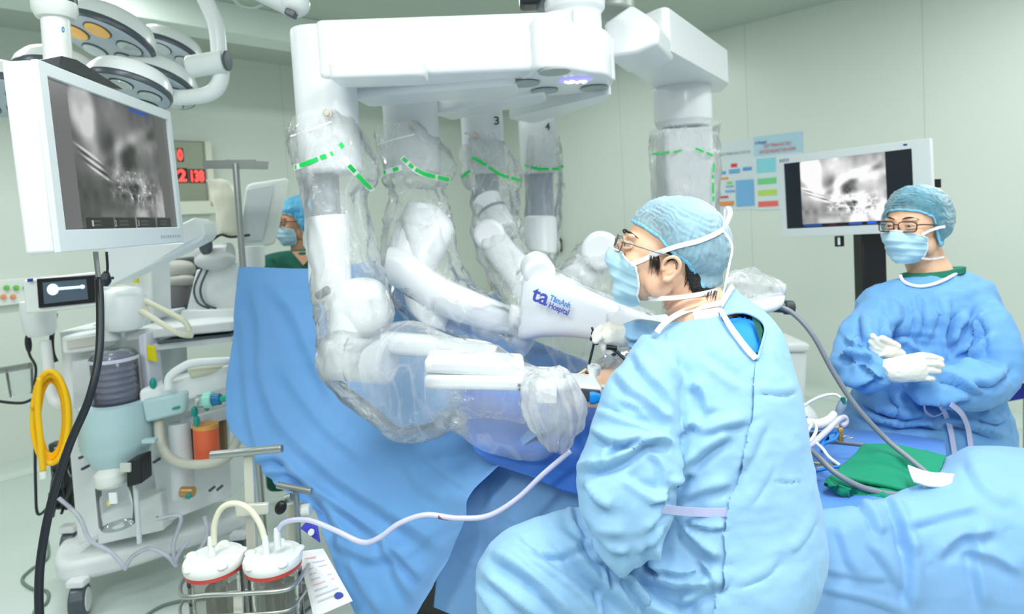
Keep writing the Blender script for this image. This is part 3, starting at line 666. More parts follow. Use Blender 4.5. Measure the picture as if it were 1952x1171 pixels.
class Head:
    def __init__(self, who, loc, yaw, pitch, roll, scale, neck_w, skin):
        """loc: world centre; neck_w: world points the neck runs through"""
        self.M = Matrix.Translation(loc) @ Matrix.Rotation(math.radians(yaw), 4, 'Z') @ Matrix.Rotation(math.radians(pitch), 4, 'X') @ Matrix.Rotation(math.radians(roll), 4, 'Y') @ Matrix.Scale(scale, 4)
        Mi = self.M.inverted(); neck = [(0, -.02, -.03)] + [tuple(Mi @ Vector(p)) for p in neck_w]
        self.who = who; self.vs, self.fs = head_local(neck); self.skin = skin
    def W(self, vs):
        vs = np.asarray(vs, float); M = np.array(self.M); return vs @ M[:3, :3].T + M[:3, 3]
    def w(self, *p): return self.M @ Vector(p)
    def put(self, name, b, m, parent=None, **k):
        if isinstance(b, MB): b2 = MB(); b2.v = self.W(np.array([tuple(v) for v in b.v])).tolist(); b2.f = b.f; b2.mi = b.mi; return part(name, b2, m, parent or self.who, **k)
        return part(name, (self.W(b[0]), b[1]), m, parent or self.who, **k)
    def face(self, ears=(-1, 1), mesh=None, edy=0, edz=0):
        self.put('head', (self.vs, self.fs), self.skin, smooth=180) if mesh is None else None
        for s in ears: self.put('ear', ear_mb(s, edy, edz), self.skin, smooth=180)
        for s in (-1, 1):
            b = MB(); b.ell((s * .031, .0775, .001), (.0125, .0125, .0125)); e = self.put('eye', b, m_eyew, smooth=180)
            b = MB(); b.ell((s * .031 , .0865, .001), (.0056, .0044, .0056)); self.put('iris', b, m_iris, e, smooth=180)
            b = MB()
            b.tube([(s * .015, .082, .0), (s * .023, .0895, .0052), (s * .033, .0905, .0060), (s * .042, .084, .0042), (s * .049, .075, .0005)], [.002, .0034, .0036, .0034, .002], 5)
            b.tube([(s * .015, .082, -.001), (s * .024, .0885, -.0062), (s * .034, .0888, -.0072), (s * .043, .083, -.005), (s * .049, .075, -.0005)], [.002, .0028, .0028, .0028, .002], 5)
            self.put('eyelids', b, self.skin, smooth=180)
            b = MB(); b.tube([(s * .012, .0935, .022), (s * .026, .0935, .0275), (s * .040, .0835, .027), (s * .052, .068, .021)], [.0014, .0024, .0022, .0008], 5, 8); self.put('eyebrow', b, m_hair, smooth=180)
    def hair(self, low_front=.05, nape=-.055, side=-.02, off=.004):
        nu, nv = 90, 26; TH, T = np.meshgrid(np.linspace(-math.pi, math.pi, nu, endpoint=False), np.linspace(0, 1, nv))
        a = np.abs(TH); c = (0, -.01, .01)
        zf = np.interp(a, [0, .7, 1.15, 1.45, 1.55, 1.9, 2.3, math.pi], [low_front, low_front - .004, low_front - .02, side, side, .0, nape + .02, nape])
        el0 = np.arctan2(zf - c[2], .088); EL = el0 + (math.pi / 2 - .02 - el0) * T
        R, D = shell(self.vs, TH, EL, c); R = smooth2(np.minimum(R, .120), 2, True)
        R += off * np.clip(T * 14, .1, 1) ; R += noise(D.reshape(-1, 3), 30, 3).reshape(R.shape) * .0012
        vs = (np.array(c) + D * R[..., None]).reshape(-1, 3)
        return self.put('hair', thick(vs, nu, nv, True, .003, D.reshape(-1, 3)), m_hair, smooth=180)
    def cap(self, front=.058, nape=-.035, side=.005, puff=.016, back=.02, pleats=34, amp=.0022, name='bouffant_cap', m=None, coverears=False, seed=1):
        nu, nv = 300, 60; TH, T = np.meshgrid(np.linspace(-math.pi, math.pi, nu, endpoint=False), np.linspace(0, 1, nv))
        a = np.abs(TH); c = (0, -.012, .02)
        zs = [front, front - .004, front - .016, side, side - .012, nape + .006, nape]
        if coverears: zs = [front, front - .004, front - .022, -.078, -.085, -.06, nape]
        zf = np.interp(a, [0, .6, 1.05, 1.5, 1.9, 2.5, math.pi], zs)
        el0 = np.arctan2(zf - c[2], .094); EL = el0 + (math.pi / 2 - .01 - el0) * T
        R, D = shell(self.vs, TH, EL, c); R = smooth2(np.clip(R, .08, .112), 3, True)
        bk = np.clip((a - 1.2) / 1.4, 0, 1) * np.clip(1.1 - T, 0, 1)
        R += .005 + puff * np.sin(np.clip(T * 1.7, 0, 1) * math.pi / 2) + back * bk * np.sin(np.clip(T * 3, 0, 1) * math.pi / 2)
        if coverears: R += .016 * np.exp(-((a - 1.6) / .3) ** 2) * np.exp(-((T - .15) / .2) ** 2)
        ph = TH * pleats + noise(D.reshape(-1, 3), 7, seed).reshape(R.shape) * 3.0
        R += amp * np.sin(ph) * np.exp(-T * 2.2) * np.clip(T * 30 + .5, 0, 1)
        R += .0022 * (ridged(D.reshape(-1, 3), 3.2, seed + 3).reshape(R.shape) - .4) * np.clip(T * 6, 0, 1)
        pv = D.reshape(-1, 3); cr = np.sin(T * 95 + noise(pv, 5, seed + 9).reshape(R.shape) * 5) * np.clip(noise(pv, 4, seed + 5).reshape(R.shape) + .35, 0, 1)
        R += .0020 * cr * np.clip(T * 4, 0, 1)
        vs = (np.array(c) + D * R[..., None]).reshape(-1, 3); self.capv = self.W(vs)
        o = self.put(name, thick(vs, nu, nv, True, .0006, D.reshape(-1, 3)), m or m_cap, smooth=180)
        k = 4 * nu; band = vs[:k].reshape(4, nu, 3) + D[:4] * .0008; self.put('elastic_band', thick(band.reshape(-1, 3), nu, 4, True, .002, D[:4].reshape(-1, 3)), m_capb, o, smooth=180)
        return o
    def mask(self, top=-.014, bottom=-.122, wide=1.12, bulge=.010):
        nu, nv = 60, 44; U, T = np.meshgrid(np.linspace(-1, 1, nu), np.linspace(0, 1, nv)); c = np.array((0, -.005, -.055))
        TH = U * wide * (1 - .1 * np.abs(T - .5) * 2); Z = top - .024 * np.abs(U) ** 1.4 + (bottom - top + .034 * np.abs(U) ** 2) * T
        q = self.vs; r = np.hypot(q[:, 0] - c[0], q[:, 1] - c[1]); az = np.arctan2(q[:, 0] - c[0], q[:, 1] - c[1]); R = np.zeros(U.shape)
        for j in range(nv):
            for i in range(nu):
                m = (np.abs(az - TH[j, i]) < .09) & (np.abs(q[:, 2] - Z[j, i]) < .007); R[j, i] = r[m].max() if m.any() else 0
        for j in range(nv):
            z = R[j] == 0
            if z.any(): R[j] = np.where(z, R[j - 1] * .96, R[j])
        R0 = R.copy()
        for _ in range(6): R = np.maximum(R, smooth2(R, 3))
        wt = np.clip(1 - T / .34, 0, 1); R = R * (1 - wt) + smooth2(R0, 2) * wt; R = smooth2(R, 3) + .0035 + bulge * np.exp(-(U * 1.3) ** 2) * np.exp(-((T - .55) / .35) ** 2)
        pl = sum(.0022 * np.exp(-((T - t0 - .05 * U * U * s) * 22) ** 2) for t0, s in ((.3, -1), (.5, .3), (.7, 1.2)))
        R += pl + .0012 * noise(np.stack([U * 2, T * 3, U * 0], -1).reshape(-1, 3), 2.2, 4).reshape(U.shape)
        vs = np.stack([c[0] + R * np.sin(TH), c[1] + R * np.cos(TH), Z], -1).reshape(-1, 3); D = vs - c; D[:, 2] = 0; D /= np.linalg.norm(D, axis=1)[:, None]
        o = self.put('face_mask', thick(vs, nu, nv, False, .0012, D), m_maskb, smooth=60); self.mv = vs.reshape(nv, nu, 3)
        for rows in (self.mv[:, 0], self.mv[:, -1], self.mv[0]):
            b = MB(); b.tube([tuple(p) for p in rows[::4]], .0022, 3, 8); self.put('mask_edge', b, m_tape, o, smooth=180)
        self.maskv = self.W(vs); return o
    def glasses(self, m, rr=.0011, w=.026, h=.018, sq=.6):
        fr = thing_part('glasses', self.who)
        for s in (-1, 1):
            pts = []; 
            for k in range(20):
                t = 2 * math.pi * k / 20; ct, st = math.cos(t), math.sin(t)
                pts.append((s * .033 + w * math.copysign(abs(ct) ** sq, ct), .108 - abs(s * .033 + w * ct) * .18, -.002 + h * math.copysign(abs(st) ** sq, st)))
            b = MB(); b.tube(pts, rr, 2, 8, closed=True); self.put('lens_rim', b, m, fr, smooth=180)
            b = MB(); cpt = tuple(np.mean(pts, 0)); b.add([cpt] + pts, [(0, 1 + i, 1 + (i + 1) % 20) for i in range(20)]); self.put('lens', b, m_lens, fr, smooth=180)
            b = MB(); b.tube([(s * (.033 + w), .1, .004), (s * .072, .085, .006), (s * .079, .03, .004), (s * .082, -.004, .003), (s * .083, -.025, -.012)], rr * 1.1, 4, 8); self.put('temple_arm', b, m, fr, smooth=180)
            b = MB(); b.tube([(s * .009, .104, -.004), (s * .008, .099, -.009), (s * .009, .098, -.014)], .0012, 4, 8); self.put('nose_pad', b, m, fr, smooth=180)
        b = MB(); b.tube([(-.008, .107, .003), (0, .109, .006), (.008, .107, .003)], rr, 4, 8); self.put('bridge', b, m, fr, smooth=180)
def thing_part(name, parent):
    o = bpy.data.objects.new(name, None); COL.objects.link(o); o.parent = parent; ORG[o.name] = ORG[parent.name]; o.empty_display_size = .02; return o
m_lens = film('lens_glass', 0.05, rough=.03, crinkle=0.0)

def hand_px(name, parent, palm, fingers, m, voxel=.0024):
    """palm: loft silhouette rings; fingers: lists of (px, py, depth, radius m)"""
    b = MB(); b.loft(palm, 4, 28, 2.3)
    for f in fingers:
        S = catmull([tuple(P(*q[:3])) + (q[3],) for q in f], 5); b.tube([tuple(s[:3]) for s in S], [float(s[3]) for s in S], 1, 14)
        for s in (S[-1],): b.ell(tuple(s[:3]), (s[3],) * 3, nu=14, nv=10)
    vs, fs = remesh(b, voxel, 3)
    N = normals(vs, fs); vs = vs + N * (.0007 * (ridged(vs, 60, 5) - .5))[:, None]
    part(name, (vs, fs), m, parent, smooth=180); return vs
# ------------------------------------------------------------------ blue drapes, the table under them, clear sleeves of the robot
m_dr = cloth('drape_blue', (106, 164, 222), .65, 300)
m_dr2 = cloth('drape_light_blue', (130, 178, 226), .65, 300)
m_dk = cloth('underlay_blue', (62, 122, 214), .6, 300)
def patch(ctrl, ku=14, kv=14):
    """smooth sheet through a grid of (px, py, depth) control points -> vertices, nu, nv"""
    rows = [catmull(r, ku) for r in ctrl]; nu = len(rows[0]); cols = [catmull([r[i] for r in rows], kv) for i in range(nu)]; nv = len(cols[0])
    return np.array([tuple(P(*cols[i][j])) for j in range(nv) for i in range(nu)]), nu, nv
def sheet(name, ctrl, m, label, strokes=(), wr=(.004, 5), group=None, cat='drape', ku=14, kv=14, seed=1, rip=None, th=.0015):
    v, nu, nv = patch(ctrl, ku, kv); f = grid_faces(nu, nv); N = normals(v, f)
    if (N * (v - nC)).sum() > 0: f = [tuple(reversed(q)) for q in f]
    v = folds(v, f, [(s_[0], s_[1] * 1.15, s_[2] * .55) for s_ in strokes]); N = normals(v, f); v = v + N * (wr[0] * (ridged(v, wr[1], seed) - .45))[:, None]
    N = normals(v, f); b = thick(v, nu, nv, False, -th, -N)
    o = solo(name, b, m, label, cat, group, smooth=180); return o, v
# operating table beneath
ot = thing('operating_table', 'operating table base under the blue drapes', 'operating table', V(.25, 2.0, 0))
ax = V(1.5, -.62, 0).normalized(); ay = V(-ax.y, ax.x, 0)
R3 = Matrix(((ax.x, ay.x, 0), (ax.y, ay.y, 0), (0, 0, 1)))
b = MB(); b.box(V(.25, 2.0, .62), (2.1, .42, .09), R3); part('mattress', b, mat('dark_mattress', (40, 46, 56), .5), ot, bevel=.02)
b = MB(); b.box(V(.0, 2.1, .33), (.3, .26, .5), R3); part('pedestal', b, mat('brushed_steel', (170, 175, 172), .35, .8), ot, bevel=.02)
b = MB(); b.box(V(.0, 2.1, .06), (1.0, .5, .12), R3); part('base', b, m_blk, ot, bevel=.03)
# the tall drape hung over the head-end screen
L1 = [(455, 508, 2.45), (444, 620, 2.42), (432, 795, 2.32), (478, 862, 2.2), (525, 925, 2.08), (592, 968, 1.92), (640, 1088, 1.76), (712, 1240, 1.64)]
Rr = [(1120, 690, 1.96), (1120, 748, 1.8), (1090, 800, 1.62), (1000, 850, 1.53), (902, 938, 1.49), (886, 992, 1.47), (850, 1078, 1.46), (768, 1215, 1.44)]
M1 = [(610, 512, 2.40), (600, 620, 2.35), (590, 770, 2.22), (600, 850, 2.08), (630, 920, 1.95), (680, 985, 1.82), (700, 1090, 1.7), (728, 1240, 1.6)]
M2 = [(770, 500, 2.34), (775, 600, 2.25), (760, 740, 2.1), (750, 840, 1.93), (755, 930, 1.78), (780, 1000, 1.68), (780, 1090, 1.6), (742, 1236, 1.55)]
M3 = [(905, 600, 2.2), (930, 680, 2.08), (930, 780, 1.86), (900, 850, 1.7), (850, 930, 1.62), (845, 990, 1.58), (820, 1080, 1.54), (756, 1228, 1.5)]
sheet('hanging_drape', [[a, b_, c, d, e] for a, b_, c, d, e in zip(L1, M1, M2, M3, Rr)], m_dr, 'large blue drape hanging from the head-end screen in front of the anaesthesia machine', [
    ([(494, 741), (545, 815), (617, 884), (690, 938), (760, 979), (859, 1048)], 20, .012), ([(540, 860), (600, 925), (687, 987), (730, 1020)], 16, .016), ([(520, 840), (570, 905), (620, 960), (680, 1040)], 14, .012), ([(687, 815), (652, 842), (617, 872)], 12, .006),
    ([(480, 530), (500, 620), (505, 720), (530, 800)], 16, .012), ([(520, 540), (560, 590), (590, 660), (640, 760)], 18, .011), ([(462, 600), (470, 700), (480, 800), (500, 880)], 12, .011), ([(540, 690), (580, 760), (640, 830), (720, 890)], 16, .006),
    ([(748, 1036), (780, 1070), (812, 1104)], 12, .010), ([(640, 1030), (700, 1060), (760, 1050)], 14, .009), ([(660, 1060), (700, 1120), (740, 1171)], 14, .010), ([(720, 1000), (760, 1090), (800, 1150)], 13, .008), ([(800, 860), (850, 900), (900, 930)], 10, .004),
    ([(480, 880), (520, 870), (548, 880)], 8, .012), ([(500, 905), (540, 898), (575, 915)], 8, .012), ([(610, 940), (640, 1000), (650, 1060)], 12, .010), ([(620, 640), (640, 700), (690, 760)], 16, .006), ([(770, 870), (800, 920), (850, 950)], 14, .004)], ku=46, kv=26, seed=3, wr=(.005, 3.5))
sheet('table_side_drape', [[(930, 850, 1.72), (1000, 850, 1.60), (1150, 850, 1.53), (1290, 860, 1.5)], [(850, 960, 1.62), (985, 960, 1.56), (1140, 960, 1.51), (1290, 960, 1.48)], [(836, 1070, 1.59), (980, 1085, 1.55), (1140, 1080, 1.5), (1290, 1080, 1.47)], [(826, 1158, 1.57), (980, 1215, 1.54), (1140, 1240, 1.5), (1290, 1250, 1.47)]],
    m_dr2, 'lighter blue drape down the table side between the knee and the large drape', [([(900, 968), (960, 985), (1000, 1005)], 6, .003), ([(880, 1060), (940, 1090), (1000, 1100)], 8, .004), ([(940, 900), (936, 980), (930, 1060)], 10, .003), ([(1010, 870), (1020, 920), (1000, 980)], 12, .003)], ku=26, kv=20, seed=5, wr=(.003, 4))
sheet('underlay_sheet', [[(880, 690, 2.0), (1000, 700, 1.98), (1130, 720, 1.95), (1240, 730, 1.9)], [(880, 770, 1.82), (1000, 775, 1.78), (1130, 786, 1.60), (1250, 792, 1.57)], [(900, 850, 1.535), (1020, 856, 1.51), (1130, 846, 1.5), (1250, 840, 1.48)], [(938, 884, 1.52), (1010, 908, 1.49), (1094, 942, 1.47), (1240, 960, 1.46)]],
    m_dk, 'deep blue underlay sheet over the table edge below the crumpled clear pouch', [([(1000, 870), (1050, 880), (1110, 900)], 7, .003), ([(1100, 780), (1110, 830), (1120, 860)], 9, .005)], ku=22, kv=14, seed=6, wr=(.003, 5))
# right-hand end of the table
sheet('underlay_sheet', [[(1440, 800, 2.05), (1560, 812, 2.0), (1700, 826, 1.95), (1800, 840, 1.9)], [(1480, 870, 1.74), (1590, 878, 1.70), (1710, 880, 1.68), (1800, 880, 1.66)], [(1500, 930, 1.5), (1590, 945, 1.48), (1680, 925, 1.5), (1760, 915, 1.52)], [(1520, 955, 1.42), (1580, 972, 1.405), (1640, 970, 1.40), (1680, 952, 1.44)]],
    cloth('sheet_blue', (80, 142, 224), .6, 300), 'blue sheet on the table under the green towels and cables', [([(1560, 830), (1600, 880), (1640, 900)], 8, .003), ([(1530, 900), (1580, 930), (1640, 940)], 8, .003)], ku=22, kv=14, seed=8, wr=(.002, 6))
legs, LV = sheet('leg_drape', [[(1440, 905, 1.72), (1620, 912, 1.68), (1768, 886, 1.66), (1850, 854, 1.62), (1960, 858, 1.6), (2130, 880, 1.6)], [(1440, 945, 1.56), (1632, 956, 1.53), (1766, 910, 1.55), (1856, 872, 1.5), (1966, 880, 1.48), (2140, 900, 1.45)],
    [(1460, 985, 1.42), (1610, 974, 1.39), (1734, 958, 1.40), (1860, 945, 1.36), (1976, 948, 1.34), (2150, 960, 1.3)], [(1460, 1065, 1.37), (1600, 1056, 1.335), (1730, 1050, 1.34), (1862, 1046, 1.31), (1984, 1050, 1.28), (2170, 1060, 1.25)],
    [(1450, 1171, 1.36), (1600, 1176, 1.32), (1730, 1176, 1.33), (1870, 1176, 1.30), (1995, 1176, 1.27), (2190, 1180, 1.24)], [(1440, 1400, 1.36), (1600, 1400, 1.32), (1730, 1400, 1.32), (1880, 1400, 1.3), (2010, 1400, 1.26), (2210, 1400, 1.24)]],
    m_dr2, 'blue drape over the patient\'s legs at the lower right corner', [([(1640, 950), (1668, 985), (1680, 1020)], 11, .010), ([(1700, 950), (1726, 1000), (1738, 1060)], 12, .013), ([(1738, 1010), (1744, 1080), (1738, 1160)], 14, .010), ([(1720, 1000), (1790, 980), (1870, 962)], 12, .005),
    ([(1780, 1060), (1830, 1020), (1900, 1010)], 14, .010), ([(1830, 1040), (1900, 1060), (1950, 1090)], 14, .008), ([(1510, 1060), (1600, 1090), (1700, 1100)], 9, .004), ([(1560, 1120), (1660, 1140), (1728, 1166)], 8, .006), ([(1600, 1000), (1620, 1060), (1640, 1100)], 12, .007), ([(1862, 1000), (1868, 1080), (1880, 1160)], 14, .007),
    ([(1560, 990), (1570, 1040), (1560, 1080)], 12, .006), ([(1850, 870), (1880, 930), (1940, 960)], 14, .005), ([(1655, 1030), (1690, 1070), (1728, 1130)], 10, .006)], ku=34, kv=26, seed=9, wr=(.005, 4))
# patient: the bared belly between the drapes
pat = thing('person', 'patient lying under the drapes, only the bare belly visible beside the port', 'person', P(1150, 800, 1.75))
b = MB(); b.ell(P(1180, 812, 1.76), (.26, .17, .155), R3); vb, fb = remesh(b, .01, 3); part('belly', (vb, fb), mat('patient_skin', (244, 200, 166), .45, sss=.1, vary=(9, .4, (236, 184, 150))), pat, smooth=180)
# ---- clear sleeves
m_bag = film('clear_sleeve', .21, (255, 255, 255), rough=.1, crinkle=.45, cscale=30, streak=.17)
m_bagw = film('clear_pouch', .36, (255, 255, 255), rough=.1, crinkle=.6, cscale=42, streak=.28)
def bag(name, rings, label, m=None, k=7, n=72, amp=.008, f=9, seed=2, pw=2.2, cat='sterile sleeve', grp='clear plastic sleeves on the robot', cap=False):
    S = catmull(rings, k); b = MB(); b.loft([tuple(s) for s in S], 1, n, pw, cap); v = np.array([tuple(q) for q in b.v]); N = normals(v, b.f)
    t = np.repeat(np.linspace(0, 1, len(S)), n)[:len(v)]
    if len(t) < len(v): t = np.r_[t, np.ones(len(v) - len(t))]
    v = v + N * (amp * (ridged(v, f, seed, 3) - .5) + amp * .35 * (ridged(v, f * 3.1, seed + 40, 2) - .4))[:, None]
    # long drawn folds along the sleeve
    ang = np.tile(np.linspace(0, 2 * np.pi, n, endpoint=False), len(S)); v[:len(ang)] += N[:len(ang)] * (amp * .7 * (1 - np.abs(np.sin(ang * 4.5 + 3 * noise(v[:len(ang)], 3, seed))) * 1.6) * np.clip(np.sin(np.pi * t[:len(ang)]) + .3, 0, 1))[:, None]
    b.v = v.tolist(); return solo(name, b, m or m_bag, label, cat, grp, smooth=180), v
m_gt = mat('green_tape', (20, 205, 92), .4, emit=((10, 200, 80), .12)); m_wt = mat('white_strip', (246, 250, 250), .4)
def green(parent, v, dashes, w=.011):
    S = Surf(v)
    for d in dashes:
        b = MB(); b.ribbon(S.pts(d, .004, 8), w, -FWD, 3, .0012); part('green_tape', b, m_gt, parent, smooth=60)
def white(parent, v, line, w=.017):
    b = MB(); b.ribbon(Surf(v).pts(line, .0025, 8), w, -FWD, 4, .001); part('white_strip', b, m_wt, parent, smooth=60)
def cream_hem(parent, v, line, w=.005):
    b = MB(); b.ribbon(Surf(v).pts(line, .002, 9), w, -FWD, 4, .001); part('welded_hem', b, m_wt, parent, smooth=60)
o1, v1 = bag('robot_sleeve', [(556, 240, 672, 214, 1.95, .12), (548, 268, 700, 262, 1.95, .13), (557, 300, 724, 318, 1.95, .14), (566, 322, 716, 358, 1.94, .13), (578, 362, 700, 374, 1.92, .12), (585, 415, 708, 420, 1.9, .12),
    (592, 475, 722, 480, 1.88, .12), (599, 540, 740, 540, 1.85, .13), (606, 600, 748, 594, 1.82, .14), (611, 655, 742, 640, 1.8, .13), (618, 705, 720, 690, 1.78, .1)], 'clear plastic sleeve with green tape on the first, nearest robot arm', seed=2)
for l in ([(560, 320), (598, 307), (637, 293)], [(655, 300), (676, 328), (711, 364)]): white(o1, v1, l)
green(o1, v1, [[(562, 319), (565, 318)], [(571, 316), (590, 309), (606, 303)], [(610, 301), (622, 297)], [(630, 294), (635, 292)], [(648, 273), (654, 282)], [(665, 315), (677, 328)], [(681, 333), (700, 353), (708, 361)]], .0125)
cream_hem(o1, v1, [(553, 260), (590, 248), (632, 232)], .004)
o1b, v1b = bag('robot_sleeve', [(612, 650, 614, 700, 1.78, .05), (636, 632, 640, 738, 1.77, .1), (700, 634, 700, 792, 1.74, .12), (768, 612, 762, 834, 1.7, .13), (832, 636, 836, 824, 1.66, .17), (878, 652, 870, 812, 1.63, .18), (940, 664, 925, 850, 1.6, .17),
    (1000, 694, 1000, 866, 1.56, .14), (1050, 722, 1052, 856, 1.53, .12), (1090, 750, 1085, 820, 1.5, .05)], 'clear plastic sleeve hanging below the forearm and carriage of the first robot arm', seed=12, amp=.007, f=5)
o1c, v1c = bag('crumpled_pouch', [(1036, 700, 1076, 698, 1.44, .02), (1006, 714, 1094, 712, 1.43, .05), (992, 742, 1106, 742, 1.42, .065), (990, 780, 1108, 782, 1.42, .065), (1002, 812, 1100, 812, 1.42, .055), (1022, 838, 1084, 842, 1.43, .04), (1050, 860, 1068, 863, 1.44, .01)],
    'small crumpled clear pouch around the tip of the first robot arm', m_bagw, amp=.010, f=6, seed=5, cat='sterile sleeve')
o2, v2_ = bag('robot_sleeve', [(713, 254, 812, 238, 2.38, .13), (720, 292, 860, 290, 2.38, .14), (731, 324, 866, 322, 2.37, .14), (730, 342, 855, 346, 2.36, .13), (742, 372, 850, 368, 2.34, .12), (735, 420, 864, 416, 2.3, .13), (728, 500, 874, 478, 2.26, .13),
    (742, 562, 890, 526, 2.2, .13), (775, 612, 920, 556, 2.15, .12), (840, 640, 962, 578, 2.1, .12), (920, 664, 1010, 590, 2.05, .11), (985, 690, 1046, 604, 2.0, .1)], 'clear plastic sleeve with green tape on the second robot arm', seed=22, amp=.011)
white(o2, v2_, [(729, 330), (746, 325), (766, 319)], .02); white(o2, v2_, [(766, 300), (788, 321), (812, 333), (858, 344)], .02)
green(o2, v2_, [[(731, 329), (743, 326)], [(749, 324), (764, 320)], [(768, 302), (776, 309)], [(780, 313), (787, 320)], [(792, 323), (810, 332), (830, 337)], [(835, 338), (857, 343)]], .014)
cream_hem(o2, v2_, [(720, 276), (750, 266), (790, 256)])
o3, v3 = bag('robot_sleeve', [(880, 258, 962, 262, 2.78, .12), (877, 300, 985, 304, 2.78, .13), (881, 338, 993, 346, 2.77, .13), (898, 370, 990, 368, 2.72, .12), (900, 425, 995, 420, 2.6, .13), (906, 475, 1004, 465, 2.5, .13), (930, 535, 1022, 510, 2.4, .12), (958, 580, 1050, 545, 2.3, .12)],
    'clear plastic sleeve with green tape on the third robot arm, numbered 3', seed=32, amp=.010)
green(o3, v3, [[(881, 338), (888, 331), (896, 326)], [(899, 301), (908, 304), (927, 315)], [(932, 319), (954, 333), (969, 338)], [(974, 339), (992, 344)]], .013)
o4, v4 = bag('robot_sleeve', [(996, 262, 1068, 260, 3.1, .12), (998, 320, 1074, 318, 3.1, .12), (1000, 380, 1072, 380, 3.1, .12), (998, 440, 1066, 440, 3.08, .12), (1000, 480, 1062, 480, 3.0, .11), (1010, 530, 1060, 525, 2.9, .1)], 'clear plastic sleeve with green tape on the fourth robot arm, numbered 4', seed=42, amp=.009)
green(o4, v4, [[(1000, 315), (1005, 316)], [(1012, 318), (1028, 322), (1046, 322)], [(1052, 322), (1066, 322)], [(1069, 319), (1074, 316)]], .014)
o4b, v4b = bag('robot_sleeve', [(1060, 520, 1010, 560, 2.5, .1), (1095, 470, 1056, 600, 2.48, .12), (1132, 456, 1110, 620, 2.45, .13), (1168, 462, 1165, 620, 2.42, .12), (1186, 490, 1192, 600, 2.4, .1)], 'clear plastic sleeve over the arm behind the logo arm', seed=52, amp=.010)
o5, v5 = bag('robot_sleeve', [(985, 520, 962, 640, 2.0, .09), (1022, 500, 1004, 694, 1.98, .075), (1080, 520, 1066, 708, 1.95, .075), (1140, 550, 1124, 704, 1.9, .09), (1200, 578, 1186, 690, 1.83, .11), (1244, 596, 1240, 665, 1.8, .08)], 'clear plastic sleeve over the arm printed with the hospital logo',
    film('thin_sleeve', .14, (255, 255, 255), rough=.1, crinkle=.4, cscale=26, streak=.2), seed=62, amp=.010, f=7)
o6, v6 = bag('column_sleeve', [(1243, 250, 1364, 240, cc.y + .03, .15), (1240, 292, 1366, 298, cc.y + .03, .16), (1245, 345, 1366, 340, cc.y + .03, .155), (1246, 400, 1366, 400, cc.y + .03, .155), (1250, 480, 1362, 480, cc.y + .03, .15)], 'clear plastic sleeve with green tape around the robot column', seed=72, amp=.006, pw=3)
green(o6, v6, [[(1242, 293), (1257, 293), (1276, 290)], [(1283, 290), (1313, 283)], [(1326, 283), (1341, 289)], [(1347, 291), (1359, 297)], [(1361, 312), (1360, 328)], [(1359, 333), (1359, 341)], [(1359, 348), (1360, 369)], [(1360, 374), (1360, 384)]], .010)
for o in (o1, o1b, o2, o3, o4, o4b, o5, o6): o['category'] = 'sterile sleeve'
# camera-side arm end behind the surgeon's shoulder
ce = thing('draped_arm_end', 'white arm end with black handle and crumpled clear bag behind the seated surgeon\'s shoulder', 'robot arm end', P(1435, 590, 1.75))
part('shell', link([(1376, 562, 1382, 592, 1.75, .05), (1410, 574, 1412, 600, 1.74, .06), (1450, 566, 1448, 598, 1.73, .06), (1480, 556, 1476, 588, 1.73, .05), (1488, 552, 1486, 576, 1.73, .03)], pw=2.8), m_rob, ce, bevel=.004)
b = MB(); b.cyl(P(1452, 583, 1.78), P(1502, 586, 1.76), .0165); b.cyl(P(1494, 586, 1.76), P(1512, 587, 1.76), .02); part('handle', b, mat('charcoal_handle', (58, 60, 64), .4), ce, bevel=.004)
S = catmull([(1380, 540, 1384, 560, 1.74, .02), (1400, 520, 1404, 572, 1.74, .05), (1425, 514, 1430, 574, 1.73, .06), (1455, 522, 1460, 568, 1.73, .06), (1480, 538, 1482, 564, 1.73, .045), (1487, 548, 1487, 560, 1.73, .02)], 6)
b = MB(); b.loft([tuple(s) for s in S], 1, 48, 2.1); v = np.array([tuple(q) for q in b.v]); N = normals(v, b.f); b.v = (v + N * (.009 * (ridged(v, 16, 9) - .5))[:, None]).tolist(); part('crumpled_bag', b, m_bagw, ce, smooth=180)
b = MB(); b.ell(P(1414, 533, 1.675), (.004,) * 3); b.ell(P(1487, 556, 1.69), (.003,) * 3); part('indicator_light', b, mat('violet_led', (150, 140, 255), .4, emit=((140, 130, 255), 4)), ce)
# ------------------------------------------------------------------ the seated surgeon, seen from behind his left shoulder
sur = thing('person', 'seated person in pale blue gown seen from behind, mask tied over a pleated cap', 'person', V(.36, 1.36, 0))
g = MB()
g.loft([(1352, 586, 1402, 546, 1.44, .04), (1318, 597, 1412, 560, 1.435, .05), (1258, 632, 1462, 602, 1.41, .1), (1222, 662, 1490, 655, 1.39, .125), (1200, 720, 1503, 720, 1.37, .14), (1198, 800, 1515, 800, 1.35, .15), (1205, 880, 1527, 880, 1.34, .155),
        (1215, 960, 1541, 950, 1.33, .165), (1195, 1050, 1547, 1015, 1.33, .19), (1160, 1130, 1522, 1080, 1.33, .21), (1140, 1210, 1470, 1150, 1.33, .22), (1130, 1330, 1440, 1260, 1.33, .22)], 4, 48, 2.3)
g.loft([(1225, 640, 1300, 655, 1.33, .05), (1192, 690, 1292, 705, 1.29, .065), (1160, 730, 1288, 762, 1.26, .072), (1140, 785, 1290, 825, 1.23, .078), (1118, 846, 1292, 878, 1.21, .082), (1099, 902, 1287, 938, 1.19, .086),
        (1106, 965, 1276, 985, 1.19, .086), (1128, 1018, 1258, 1030, 1.2, .08), (1158, 1056, 1226, 1062, 1.21, .055), (1178, 1070, 1208, 1074, 1.22, .02)], 4, 40, 2.2)
